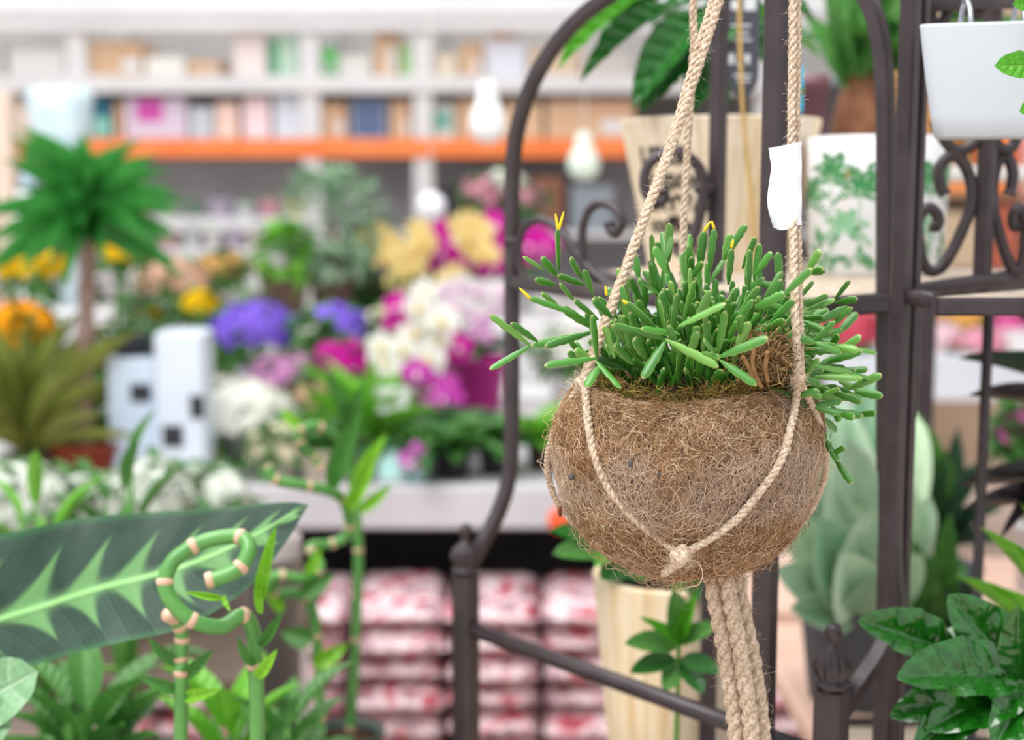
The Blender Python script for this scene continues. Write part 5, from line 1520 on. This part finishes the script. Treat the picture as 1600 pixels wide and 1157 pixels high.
# smooth profile, param s in 0..1
ps = catmull([Vector((r, z, 0)) for r, z in zip(PRR, PZZ)], 10)
PSR = np.array([p.x for p in ps]); PSZ = np.array([p.y for p in ps])
SS = np.linspace(0, 1, len(ps))
def shell(th, s, h=0.0):
    s = np.clip(s, 0, 1)
    r = np.interp(s, SS, PSR); z = np.interp(s, SS, PSZ)
    dr = np.interp(s, SS, np.gradient(PSR)); dz = np.interp(s, SS, np.gradient(PSZ))
    ln = np.sqrt(dr * dr + dz * dz) + 1e-9
    nr, nz = dz / ln, -dr / ln
    lump = 1 + .018 * np.sin(3 * th + 1) + .010 * np.sin(5 * th + z * 60) + .007 * np.sin(9 * th - z * 110)
    r2 = r * lump + nr * h
    z2 = z + nz * h + .0035 * np.sin(th + .4) * (z - PSZ[0]) / .1 + .0015 * np.sin(4 * th)
    return np.stack([CX + r2 * np.cos(th), D0 + r2 * np.sin(th), CZ + z2], axis=-1)
pot = thing('coconut_hanging_plant', (CX, D0, CZ + PSZ[0]), 'mistletoe cactus with fleshy green stems in a shaggy coconut fibre pot', 'potted plant')
b = NB('coconut_husk')
n1, n2 = b.noise(160, 5), b.noise(22, 3)
colr = b.ramp(n1, [(.28, '#4a3424'), (.45, '#765a44'), (.6, '#94765c'), (.75, '#b0947a')])
colr = b.mix(b.math('MULTIPLY', b.smooth(n2, .55, .7), .5), colr, lin('#8d8078'))
b.bump(n1, .8, .002)
HUSK = b.fin(colr, .95, .1)
nt, ns = 128, 70
th = np.linspace(0, 2 * np.pi, nt, endpoint=False)
V, Fc = [], []
for j in range(ns):
    ring_ = shell(th, np.full(nt, j / (ns - 1)))
    V += [Vector(v) for v in ring_]
for j in range(ns - 1):
    for k in range(nt):
        Fc.append((j * nt + k, j * nt + (k + 1) % nt, (j + 1) * nt + (k + 1) % nt, (j + 1) * nt + k))
Fc.append(tuple(reversed(range(nt))))
# inner wall
o = len(V)
rim = shell(th, np.ones(nt))
cen = np.array([CX, D0, 0])
for (k_, dz) in ((.95, .001), (.92, -.004), (.88, -.03)):
    for v in rim:
        V.append(Vector((CX + (v[0] - CX) * k_, D0 + (v[1] - D0) * k_, v[2] + dz)))
prev = (ns - 1) * nt
for q in range(3):
    cur = o + q * nt
    for k in range(nt):
        Fc.append((prev + k, prev + (k + 1) % nt, cur + (k + 1) % nt, cur + k))
    prev = cur
Fc.append(tuple(prev + k for k in range(nt)))
put('coconut_shell', (V, Fc), HUSK, pot)
# fibres on the husk
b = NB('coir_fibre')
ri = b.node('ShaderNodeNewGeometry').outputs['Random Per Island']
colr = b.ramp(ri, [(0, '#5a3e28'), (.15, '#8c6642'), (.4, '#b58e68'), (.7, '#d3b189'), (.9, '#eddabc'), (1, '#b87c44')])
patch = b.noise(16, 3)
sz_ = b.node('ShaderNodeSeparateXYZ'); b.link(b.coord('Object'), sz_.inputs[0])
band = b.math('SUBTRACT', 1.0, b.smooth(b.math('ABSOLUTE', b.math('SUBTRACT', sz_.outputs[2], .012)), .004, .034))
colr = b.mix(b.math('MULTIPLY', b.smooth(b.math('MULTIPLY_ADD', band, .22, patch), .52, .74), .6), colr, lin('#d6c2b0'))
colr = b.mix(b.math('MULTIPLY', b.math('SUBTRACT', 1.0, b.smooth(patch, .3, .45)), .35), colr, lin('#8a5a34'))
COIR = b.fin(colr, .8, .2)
rs_ = np.random.RandomState(11)
def coir(n, lmin, lmax, r, lift, k=7, s0=.04, s1=1.0, curl=1.0):
    th0 = rs_.uniform(0, 2 * np.pi, n)
    # favour the side that faces the picture
    front = rs_.rand(n) < .72
    th0 = np.where(front, rs_.uniform(np.pi * .95, np.pi * 2.05, n), th0)
    s = rs_.uniform(s0, s1, n)
    L = rs_.uniform(lmin, lmax, n)
    ang = rs_.uniform(0, 2 * np.pi, n)
    arc = float(np.sum(np.hypot(np.diff(PSR), np.diff(PSZ))))
    cv = rs_.normal(0, curl, n)
    t = np.linspace(-.5, .5, k)
    A = ang[:, None] + cv[:, None] * t[None, :] * 1.6
    st = L[:, None] / (k - 1)
    dx, dy = np.cos(A) * st, np.sin(A) * st
    X = np.cumsum(dx, 1) - dx; Yy = np.cumsum(dy, 1) - dy
    rr = np.interp(np.clip(s, 0, 1), SS, PSR)[:, None] + .012
    TH = th0[:, None] + X / rr
    S = s[:, None] + Yy / arc
    ok = (S.min(1) > .015) & (S.max(1) < 1.0)
    h0 = rs_.uniform(0, lift, n)[:, None]
    H = h0 + (rs_.uniform(0, lift, n)[:, None]) * (1 - (2 * t[None, :]) ** 2) + rs_.normal(0, lift * .2, (n, k))
    pts = shell(TH, S, H)
    return pts[ok], r * (.6 + .8 * rs_.rand(int(ok.sum())))
p1, r1 = coir(21000, .006, .022, .00013, .0014)
V1, F1 = fibres(p1, r1)
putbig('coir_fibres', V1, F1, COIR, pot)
p2, r2 = coir(700, .012, .03, .00013, .005, curl=2.0)
V2, F2 = fibres(p2, r2)
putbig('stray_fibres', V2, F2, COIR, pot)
# dark specks of bark on the husk
SPK = mat('bark_speck', '#4a4446', '#5a5354', 60, .7)
for (px, py, a, bq) in ((1117, 776, 8, 11), (1124, 728, 6, 7), (1205, 786, 5, 5), (997, 762, 6, 5), (1062, 800, 4, 3), (985, 724, 4, 7), (1176, 680, 7, 6), (1030, 742, 5, 4), (893, 746, 6, 6)):
    dxp = (px - 1070) / 212
    Yf = D0 - sm(212) * math.sqrt(max(.05, 1 - dxp * dxp - ((py - 712) / 205) ** 2 * .8)) - .001
    q = P(px, py, Yf)
    put('bark_speck', blob(q, sm(a) * .8, .0015, sm(bq) * .8, 8, 5, .2), SPK, pot)
put('hanging_husk_tuft', blob(P(875, 800, .83), sm(4), sm(4), sm(9), 8, 6, .3), mat('red_brown_husk', '#7a3f2a', '#6a3523', 60, .8), pot)
# soil and moss
rz_ = CZ + PSZ[-1]
put('soil', lathe([(PSR[-1] * .9, -.012), (PSR[-1] * .6, -.004), (.002, .0)], 32, (CX, D0, rz_)), SOIL, pot)
b = NB('moss_fibre')
ri = b.node('ShaderNodeNewGeometry').outputs['Random Per Island']
MOSS = b.fin(b.ramp(ri, [(0, '#3a2c16'), (.3, '#6a5426'), (.55, '#8a7434'), (.8, '#a58a50'), (1, '#6f7a2c')]), .85, .2)
b = NB('root_fibre')
ri = b.node('ShaderNodeNewGeometry').outputs['Random Per Island']
ROOT = b.fin(b.ramp(ri, [(0, '#4a341f'), (.35, '#7a5a38'), (.7, '#a58458'), (1, '#c2a578')]), .8, .2)
def tangle(n, cfun, L, r, k=6, curl=1.0):
    P0 = np.array([cfun() for _ in range(n)])
    d = rs_.normal(size=(n, 3)); d[:, 1] -= .2
    d /= np.linalg.norm(d, axis=1, keepdims=True)
    pts = [P0]
    for i in range(k - 1):
        d = d + rs_.normal(size=(n, 3)) * .35 * curl
        d /= np.linalg.norm(d, axis=1, keepdims=True)
        pts.append(pts[-1] + d * (L * (.6 + .8 * rs_.rand(n)) / (k - 1))[:, None])
    return np.stack(pts, 1), r * (.6 + .8 * rs_.rand(n))
def rimpt():
    a = random.uniform(math.pi * .9, math.pi * 2.1)
    v = shell(np.array([a]), np.array([1.0]))[0]
    return (CX + (v[0] - CX) * random.uniform(.85, 1.0), D0 + (v[1] - D0) * random.uniform(.88, 1.0), v[2] + random.uniform(-.002, .006))
p, r_ = tangle(1500, rimpt, .010, .00022)
putbig('moss', *fibres(p, r_), MOSS, pot)
def rootpt():
    q = P(random.gauss(1196, 15), random.gauss(560, 15), .79 + random.uniform(0, .03))
    return tuple(q)
p, r_ = tangle(900, rootpt, .017, .00022, 7, 1.2)
putbig('root_tangle', *fibres(p, r_), ROOT, pot)
for pts in ([(1178, 545), (1176, 570), (1182, 590), (1190, 606)], [(1160, 556), (1170, 575), (1176, 592)], [(1200, 548), (1196, 575), (1200, 598)]):
    put('thick_root', tube(catmull([P(x, y, .783) for x, y in pts], 5), .0013, 7), mat('root_skin', '#96734c', '#7f5e3c', 80, .8, .2, .5, 300), pot)

# stems of the mistletoe cactus
b = NB('cactus_stem')
uvn = b.coord('UV')
sx = b.node('ShaderNodeSeparateXYZ'); b.link(uvn, sx.inputs[0])
colr = b.mix(b.smooth(b.noise(90, 3), .3, .7), lin('#3a8122'), lin('#50942c'))
rnd_ = b.objrand()
colr = b.mix(b.math('MULTIPLY', rnd_, .5), colr, lin('#1f5a22'))
rr_ = b.math('FRACT', b.math('MULTIPLY', rnd_, 7.31))
colr = b.mix(b.math('MULTIPLY', b.smooth(rr_, .6, 1.0), .5), colr, lin('#8cc05a'))
colr = b.mix(b.math('MULTIPLY', b.smooth(sx.outputs[0], .80, 1.0), .6), colr, lin('#a4cf74'))
colr = b.mix(b.math('MULTIPLY', b.smooth(sx.outputs[1], .93, 1.0), .6), colr, lin('#c3b878'))
b.bump(b.noise(260, 2), .15, .001)
b.b.inputs['Subsurface Weight'].default_value = .12
b.b.inputs['Subsurface Radius'].default_value = (.3, .6, .15)
b.b.inputs['Subsurface Scale'].default_value = .002
CACT = b.fin(colr, .30, .55, coat=.2)
YTIP = mat('yellow_bud', '#e8d42a', '#d9b81f', 60, .4)
def segmesh(seed):
    rng = random.Random(seed)
    V, Fc, UV = [], [], []
    nr, nc = 16, 12
    notch = rng.uniform(.09, .17); ph = rng.uniform(0, 6)
    bend = rng.uniform(-.10, .10); wt = rng.uniform(.85, 1.15)
    for j in range(nr + 1):
        v = j / nr
        w = (.30 + .70 * math.sin(min(1, v * 1.9) * math.pi / 2)) * (1 if v < .82 else math.sqrt(max(0, 1 - ((v - .82) / .185) ** 2)))
        w *= wt
        for k in range(nc):
            a = 2 * math.pi * k / nc
            saw = ((v * 3.2 + ph + (.5 if math.cos(a) > 0 else 0)) % 1.0)
            nt_ = 1 + notch * (saw * 1.6 - 1.0) * abs(math.cos(a)) ** 2
            x = .5 * w * math.cos(a) * nt_
            z = .5 * w * (.10 + .42 * (1 - abs(math.cos(a)) ** 1.3)) * (1 if math.sin(a) > 0 else -1) * (1 if abs(math.sin(a)) > .01 else 0)
            V.append(Vector((x, v + 0.0, z + bend * v * v)))
            UV.append((abs(math.cos(a)), v))
    for j in range(nr):
        for k in range(nc):
            Fc.append((j * nc + k, j * nc + (k + 1) % nc, (j + 1) * nc + (k + 1) % nc, (j + 1) * nc + k))
    Fc.append(tuple(reversed(range(nc)))); Fc.append(tuple(nr * nc + k for k in range(nc)))
    return mesh('stem_segment', (V, Fc), CACT, True, UV)
SEG = [segmesh(i) for i in range(10)]
tipm = mesh('bud_tip', xf(lathe([(.3, 0), (.5, .2), (.42, .7), (.2, 1)], 8), Matrix.Rotation(-math.pi / 2, 4, 'X')), YTIP)
NSEG = [0]
random.seed(5)
def seg(B, T, wpx=12.5, up=None):
    d = T - B
    L = d.length
    w = sm(wpx) * random.uniform(.9, 1.12)
    NSEG[0] += 1
    if up is None:
        up = (random.uniform(-.7, .7), -1 + random.uniform(-.2, .6), random.uniform(-.3, .8))
    return inst('stem_segment', random.choice(SEG), pot, orient(B, d, up, sx=w, sy=L * 1.03, sz=w))
def bud(B, T):
    d = T - B
    inst('yellow_bud', tipm, pot, orient(B, d, sx=sm(5), sy=d.length, sz=sm(5)))
HERO = [
 ((873, 424), (872, 358), .83), ((851, 422), (819, 402), .83), ((871, 432), (847, 404), .835), ((868, 446), (837, 437), .83), ((903, 492), (828, 466), .82), ((871, 476), (847, 459), .83), ((925, 512), (880, 482), .83),
 ((898, 471), (875, 444), .825), ((914, 446), (872, 431), .83), ((910, 436), (891, 404), .835), ((926, 460), (913, 423), .82), ((935, 500), (898, 470), .825),
 ((922, 522), (832, 540), .82), ((830, 541), (767, 494), .815), ((840, 534), (799, 506), .81), ((830, 540), (767, 577), .815), ((925, 519), (853, 541), .80), ((931, 560), (853, 571), .79), ((933, 562), (925, 494), .785), ((931, 564), (969, 606), .775), ((936, 572), (916, 604), .785),
 ((1042, 531), (958, 509), .775), ((1062, 522), (1003, 514), .775), ((1039, 534), (1005, 590), .768), ((1040, 531), (1120, 573), .768), ((1025, 513), (979, 474), .78), ((956, 496), (926, 468), .79), ((1095, 552), (1124, 560), .775),
 ((1124, 558), (1198, 529), .765), ((1125, 563), (1180, 601), .765), ((1121, 556), (1100, 531), .77), ((1122, 551), (1133, 488), .77), ((1060, 510), (1132, 476), .765), ((1157, 523), (1157, 494), .775),
 ((1179, 482), (1226, 459), .785), ((1224, 461), (1268, 421), .775), ((1262, 421), (1282, 392), .79), ((1266, 428), (1287, 420), .79), ((1252, 486), (1303, 469), .84), ((1304, 469), (1327, 439), .84), ((1304, 474), (1339, 467), .84), ((1288, 518), (1331, 482), .84),
 ((1296, 545), (1310, 524), .83), ((1307, 551), (1344, 526), .84), ((1293, 567), (1346, 549), .84), ((1252, 546), (1312, 549), .81), ((1256, 588), (1345, 591), .82), ((1326, 608), (1376, 586), .83), ((1335, 613), (1378, 619), .84), ((1256, 598), (1296, 615), .82),
 ((1294, 611), (1346, 629), .83), ((1280, 641), (1347, 650), .84), ((1266, 640), (1288, 688), .83), ((1286, 683), (1309, 720), .83), ((1304, 716), (1330, 755), .83), ((1301, 710), (1320, 699), .825), ((1340, 648), (1368, 646), .85), ((1262, 560), (1300, 590), .83), ((1262, 570), (1320, 575), .85),
 ((1245, 520), (1298, 530), .85), ((1262, 612), (1290, 645), .84), ((1300, 634), (1312, 658), .83), ((1270, 530), (1300, 505), .85), ((1252, 500), (1296, 520), .83), ((1310, 596), (1352, 612), .85),
 ((1068, 500), (1085, 440), .78), ((1085, 505), (1110, 455), .775), ((1040, 525), (1030, 470), .78), ((1004, 540), (985, 490), .785), ((985, 545), (975, 495), .79), ((1010, 520), (998, 470), .79), ((1050, 520), (1058, 460), .78), ((1100, 520), (1105, 470), .78), ((1140, 520), (1175, 470), .79), ((1150, 500), (1185, 450), .79),
 ((960, 560), (945, 510), .785), ((990, 570), (960, 540), .78), ((1010, 560), (990, 530), .775), ((1075, 560), (1090, 520), .775), ((1060, 555), (1045, 510), .775), ((1150, 550), (1170, 505), .785), ((1200, 510), (1240, 470), .80), ((1190, 520), (1225, 500), .80), ((1210, 500), (1235, 455), .82)]
for (b_, t_, Y) in HERO:
    seg(P(b_[0], b_[1], Y + .006), P(t_[0], t_[1], Y - .004))
for (b_, t_, Y) in (((872, 359), (868, 334), .826), ((873, 359), (881, 331), .826), ((829, 467), (811, 450), .816), ((980, 475), (972, 469), .776), ((948, 462), (946, 447), .80), ((1116, 358), (1112, 345), .83), ((1100, 362), (1110, 346), .835), ((1143, 388), (1146, 374), .83)):
    bud(P(b_[0], b_[1], Y), P(t_[0], t_[1], Y))
# the dome of stems: tips lie on a rounded dome, each on a chain of two segments
random.seed(9)
for (b_, t_, Y) in (((1108, 425), (1116, 359), .83), ((1092, 425), (1100, 363), .835), ((1138, 445), (1143, 390), .83), ((1133, 400), (1165, 352), .85), ((1160, 420), (1180, 372), .85), ((1020, 420), (1018, 368), .84), ((1045, 410), (1046, 350), .85), ((1180, 430), (1205, 395), .83), ((1080, 470), (1078, 420), .80)):
    seg(P(b_[0], b_[1], Y + .004), P(t_[0], t_[1], Y))
DC = Vector((CX + .006, D0 - .002, rz_ + .004))
DR = Vector((.090, .068, .088))
LOWER = []
def domedir():
    while True:
        v = Vector((random.gauss(0, 1), random.gauss(-.25, 1), abs(random.gauss(0, 1)) + .12)).normalized()
        if v.z > .12 and v.y < .75:
            return v
def clear_front(q):
    return not (q.y < D0 - .045 and q.z < rz_ + .014)
RIGHT = 0
while RIGHT < 46:
    RIGHT += 1
    b_ = P(random.uniform(1225, 1275), random.uniform(480, 640), random.uniform(.80, .89))
    d = Vector((1, random.uniform(-.5, .4), random.uniform(-.45, .55) - max(0, (1.24 - b_.z)) * 4)).normalized()
    L = sm(random.uniform(40, 64))
    LOWER.append((b_ - Vector((.02, 0, -.006)), b_))
    if RIGHT % 2:
        seg(b_, b_ + d * L)
        if random.random() < .6: seg(b_ + d * L, b_ + d * L + (d + Vector([random.gauss(0, .45) for _ in range(3)])).normalized() * L * .8)
    else:
        LOWER.append((b_, b_ + d * L * .8))
while NSEG[0] < 292:
    v = domedir()
    k = random.uniform(.8, 1.0) if random.random() < .75 else random.uniform(.55, .8)
    tip = DC + Vector((v.x * DR.x, v.y * DR.y, v.z * DR.z)) * k
    d = (Vector((v.x, v.y, v.z)) * .75 + Vector((0, 0, .55)) + Vector([random.gauss(0, .22) for _ in range(3)])).normalized()
    L = sm(random.uniform(40, 66))
    m_ = tip - d * L
    if not clear_front(m_):
        continue
    seg(m_, tip, 12.5, (random.uniform(-1, 1), -1, random.uniform(-.5, .5)))
    d2 = (d + (m_ - DC).normalized() * .5 + Vector([random.gauss(0, .15) for _ in range(3)])).normalized()
    m2_ = m_ - d2 * L * .9
    LOWER.append((m2_, m_ + d * .001))
    if random.random() < .35:
        d3 = (d + Vector([random.gauss(0, .5) for _ in range(3)])).normalized()
        seg(m_, m_ + d3 * L * .75, 11)
# the crowded inner stems, joined
V, Fc, UV = [], [], []
uvs = []
for me in SEG[:4]:
    lay = me.uv_layers[0].data
    u_ = [None] * len(me.vertices)
    for lp_ in me.loops: u_[lp_.vertex_index] = tuple(lay[lp_.index].uv)
    uvs.append(([v.co.copy() for v in me.vertices], [tuple(p.vertices) for p in me.polygons], u_))
for i in range(210 + len(LOWER)):
    v = domedir()
    k = random.uniform(.25, .72)
    tip = DC + Vector((v.x * DR.x, v.y * DR.y, v.z * DR.z)) * k
    d = (v * .6 + Vector((0, 0, .7)) + Vector([random.gauss(0, .2) for _ in range(3)])).normalized()
    L = sm(random.uniform(40, 64))
    b_ = tip - d * L
    if b_.z < rz_ - .012: b_.z = rz_ - .012
    if i >= 210:
        b_, tip = LOWER[i - 210]
    w_ = sm(12)
    Mx = orient(b_, tip - b_, (random.uniform(-1, 1), -1, random.uniform(-.5, .5)), sx=w_, sy=(tip - b_).length, sz=w_)
    g = uvs[i % 4]
    o = len(V)
    V += [Mx @ c for c in g[0]]; Fc += [tuple(e + o for e in f) for f in g[1]]; UV += g[2]
put('inner_stems', (V, Fc), CACT, pot, True, UV)['kind'] = 'stuff'

# ------------------------------------------------------------------ jute hanger
b = NB('jute')
mpj = b.node('ShaderNodeMapping')
n1 = b.noise(500, 4)
n2 = b.noise(60, 3)
colr = b.ramp(n1, [(.3, '#9c8670'), (.5, '#c9b49d'), (.7, '#e2d3c2')])
colr = b.mix(b.math('MULTIPLY', b.smooth(n2, .55, .7), .35), colr, lin('#d8c4b0'))
b.bump(n1, .8, .001)
JUTE = b.fin(colr, .9, .15)
JF = mat('jute_fuzz', '#dccab4', '#cbb498', 80, .8, .2)
hang = thing('jute_rope_hanger', RING, 'twisted jute rope hanger with knots holding the coconut pot', 'rope hanger')
def rope(pts, dia, name, strands=3, pitch=.016, fuzz=120, k=8, parent=hang, fl=.006):
    """twisted cord through the world points pts"""
    base = catmull(pts, k)
    # resample evenly
    arr = np.array([tuple(p) for p in base])
    d = np.concatenate([[0], np.cumsum(np.linalg.norm(np.diff(arr, axis=0), axis=1))])
    n = max(12, int(d[-1] / (pitch / 9)))
    ss = np.linspace(0, d[-1], n)
    path = [Vector([float(np.interp(s, d, arr[:, i])) for i in range(3)]) for s in ss]
    T, A, B = frames(path)
    rs2_ = dia * .27
    off = dia * .24
    parts = []
    for q in range(strands):
        ph = 2 * math.pi * q / strands
        sp = [path[i] + (A[i] * math.cos(ph + 2 * math.pi * ss[i] / pitch) + B[i] * math.sin(ph + 2 * math.pi * ss[i] / pitch)) * off * (1 + .08 * math.sin(ss[i] * 900 + q)) for i in range(n)]
        parts.append(tube(sp, [rs2_ * (1 + .10 * math.sin(ss[i] * 700 + q * 2)) for i in range(n)], 8))
    o = put(name, join(*parts), JUTE, parent)
    if fuzz:
        m = fuzz * 2
        ii = rs_.randint(1, n - 1, m)
        pp_ = np.array([tuple(path[i]) for i in ii]); tt = np.array([tuple(T[i]) for i in ii])
        dirs = rs_.normal(size=(m, 3)); dirs -= tt * (dirs * tt).sum(1, keepdims=True); dirs /= np.linalg.norm(dirs, axis=1, keepdims=True)
        P0 = pp_ + dirs * dia * .42
        v = dirs * .7 + tt * rs_.normal(0, .9, (m, 1)) + rs_.normal(0, .3, (m, 3))
        v /= np.linalg.norm(v, axis=1, keepdims=True)
        pts_ = [P0]
        L = fl * (.25 + rs_.rand(m) ** 2 * 1.2)
        for s in range(5):
            v = v + rs_.normal(0, .35, (m, 3)); v /= np.linalg.norm(v, axis=1, keepdims=True)
            pts_.append(pts_[-1] + v * (L / 5)[:, None])
        f = putbig('rope_fuzz', *fibres(np.stack(pts_, 1), .00007 * (.7 + .8 * rs_.rand(m))), JF, o)
    return o
YL_, YRr = .835, .795
KL, KR = P(913, 598, YL_ - .012), P(1247, 592, .80)
KF = P(1064, 868, .775)
# left pair of cords, right pair, rear cord
top_l = RING + Vector((-.004, 0, 0))
rope([top_l, P(1124, 0, .845), P(1058, 205, .84), P(1012, 330, .832), P(972, 440, .826), P(940, 525, .822), KL], sm(15), 'left_cord', 3, .014, 260)
rope([top_l + Vector((.003, .004, 0)), P(1118, -10, .85), P(1051, 212, .846), P(1006, 338, .838), P(967, 445, .832), P(936, 525, .828), KL + Vector((-.001, .004, .0))], sm(14), 'left_cord', 3, .014, 200)
rope([RING, P(1239, 0, .845), P(1237, 200, .838), P(1239, 350, .825), P(1241, 450, .81), P(1244, 530, .80), KR], sm(14), 'right_cord', 3, .014, 260)
rope([RING + Vector((.003, .003, 0)), P(1246, 0, .848), P(1244, 200, .842), P(1246, 350, .83), P(1248, 450, .816), P(1250, 530, .806), KR + Vector((.002, .003, 0))], sm(13), 'right_cord', 3, .014, 260)
rope([RING + Vector((0, .006, 0)), P(1096, -60, .92), P(1084, 80, .93), P(1074, 230, .94), P(1068, 370, .94), P(1066, 480, .935), P(1068, 600, .93)], sm(14), 'rear_cord', 3, .014, 120)
def onshell(px, py, lift=.003):
    """front surface point of the coconut seen at a pixel"""
    lo, hi = D0 - .1, D0
    for _ in range(40):
        m = (lo + hi) / 2
        q = P(px, py, m)
        rq = math.hypot(q.x - CX, q.y - D0)
        z = q.z - CZ
        if z <= PSZ[0] or z >= PSZ[-1] + .01:
            R = PSR[-1] if z > 0 else PSR[2]
        else:
            R = float(np.interp(z, PSZ, PSR))
        if rq > R + lift: lo = m
        else: hi = m
    return P(px, py, hi)
def drape(pl, dia, name, fz=90, endk=None, startk=None):
    w = [onshell(x, y) for x, y in pl]
    if startk is not None: w = [startk] + w
    if endk is not None: w = w + [endk]
    return rope(w, dia, name, 3, .012, fz, 6)
drape([(916, 628), (920, 668), (930, 715), (948, 758), (972, 790), (1004, 822), (1038, 848)], sm(13), 'shell_cord', 60, KF, KL)
drape([(1243, 630), (1236, 668), (1224, 710), (1205, 745), (1180, 778), (1150, 812), (1110, 842)], sm(13), 'shell_cord', 60, KF, KR)
rope([KL, P(892, 626, .835), P(870, 668, .845), P(856, 712, .86), P(858, 750, .875), P(880, 800, .885), P(940, 850, .89), P(1030, 895, .88)], sm(12), 'shell_cord', 3, .012, 40, 6)
rope([KR, P(1262, 622, .81), P(1282, 668, .83), P(1290, 715, .855), P(1284, 760, .875), P(1250, 820, .89), P(1180, 870, .89), P(1110, 895, .88)], sm(12), 'shell_cord', 3, .012, 40, 6)
def knot(c, s, name='knot'):
    parts = []
    for (ax, ang) in (((0, 0, 1), .3), ((1, .3, 0), .9), ((.2, 1, .4), 1.7)):
        a = Vector(ax).normalized(); e = a.orthogonal().normalized(); f_ = a.cross(e)
        pts = [c + (e * math.cos(i * math.pi / 8) + f_ * math.sin(i * math.pi / 8) * .8) * s * (.8 + .2 * math.sin(i * 1.3 + ang)) + a * s * .35 * math.sin(i * math.pi / 8 + ang) for i in range(16)]
        parts.append(tube(pts, s * .55, 8, None, False, False, True))
    parts.append(blob(c - Vector((s * .2, 0, s * .5)), s * .8, s * .8, s * 1.1, 12, 9, .14))
    o = put(name, join(*parts), JUTE, hang)
    m = 110
    c0 = np.array(tuple(c))
    dd = rs_.normal(size=(m, 3)); dd /= np.linalg.norm(dd, axis=1, keepdims=True)
    pts_ = [c0 + dd * s * .9]; v = dd.copy()
    for q in range(5):
        v = v + rs_.normal(0, .4, (m, 3)); v /= np.linalg.norm(v, axis=1, keepdims=True)
        pts_.append(pts_[-1] + v * (s * (.15 + .45 * rs_.rand(m) ** 2))[:, None])
    putbig('knot_fuzz', *fibres(np.stack(pts_, 1), .00008 * (.7 + .8 * rs_.rand(m))), JF, o)
knot(KL, sm(11)); knot(KF, sm(12)); knot(KR, sm(9))
KF2 = P(1048, 888, .785)
rope([KF, (KF + KF2) / 2 + Vector((0, -.003, 0)), KF2, P(1036, 897, .79)], sm(13), 'knot_tail', 3, .012, 90, 6)
for pts in ([(1075, 875), (1092, 880), (1098, 900), (1090, 915), (1072, 918)], [(1060, 880), (1072, 888), (1080, 884)]):
    put('loose_strand', tube(catmull([P(x, y, .772) for x, y in pts], 6), .00022, 5), JF, hang)
# tail of gathered cords under the pot
for i, (x0, x1, Y) in enumerate(((1110, 1140, .843), (1134, 1164, .838), (1150, 1182, .852))):
    rope([P(x0 - 2, 866, Y + .01), P(x0 + 1, 900, Y), P(x0 + (x1 - x0) * .3, 950, Y), P(x0 + (x1 - x0) * .7, 1010, Y), P(x1, 1070, Y), P(x1 + 8, 1130, Y), P(x1 + 12, 1200, Y), P(x1 + 14, 1290, Y)], sm(28), 'tail_cord', 3, .030, 200, 6, fl=.009)
put('gathering_wrap', tube([P(1128, 868, .852), P(1130, 880, .850)], sm(24), 14), JUTE, hang)
put('hanging_loop', tube([RING + Vector((.009 * math.cos(a * math.pi / 8), .002, .009 * math.sin(a * math.pi / 8) - .006)) for a in range(16)], .003, 8, None, False, False, True), JUTE, hang)
# white paper tag folded round the right cord
V, Fc = [], []
nu, nv = 14, 12
for layer in (0, 1):
    for j in range(nv + 1):
        f = j / nv
        for i in range(nu + 1):
            g = i / nu
            left = 1202 + 3 * math.sin(f * 7) + (9 * max(0, f - .8) * 5 * .5) - (2 if f < .2 else 0)
            x = left + (1253 - left) * g
            y = 221 + (7 * (1 - g) if f == 0 else 0) * (1 - f) + (356 - 221) * f + (4 * math.sin(g * 5) * f) + 4 * (1 - g) * (1 - f)
            bulge = .0098 * max(0.0, 1 - ((g - .62) / .62) ** 2 if g < .62 else 1 - ((g - .62) / .40) ** 4) ** .6 + .0006 * math.sin(f * 16 + g * 9)
            Yc = .834 + (-bulge if layer == 0 else bulge) - (.0004 if layer == 0 else -.0004)
            V.append(P(x, y, Yc))
N1 = (nu + 1) * (nv + 1)
for j in range(nv):
    for i in range(nu):
        a = j * (nu + 1) + i
        q = (a, a + nu + 1, a + nu + 2, a + 1)
        Fc += [q, tuple(N1 + e for e in reversed(q))]
    for e in (0, nu):
        a = j * (nu + 1) + e
        Fc.append((a, N1 + a, N1 + a + nu + 1, a + nu + 1))
pt = put('paper_tag', (V, Fc), mat('white_paper', '#f4f6fb', '#eef1f8', 9, .6, .2, .2, 120, .0006), hang)
pt['label'] = 'blank white paper tag folded round the right cord'
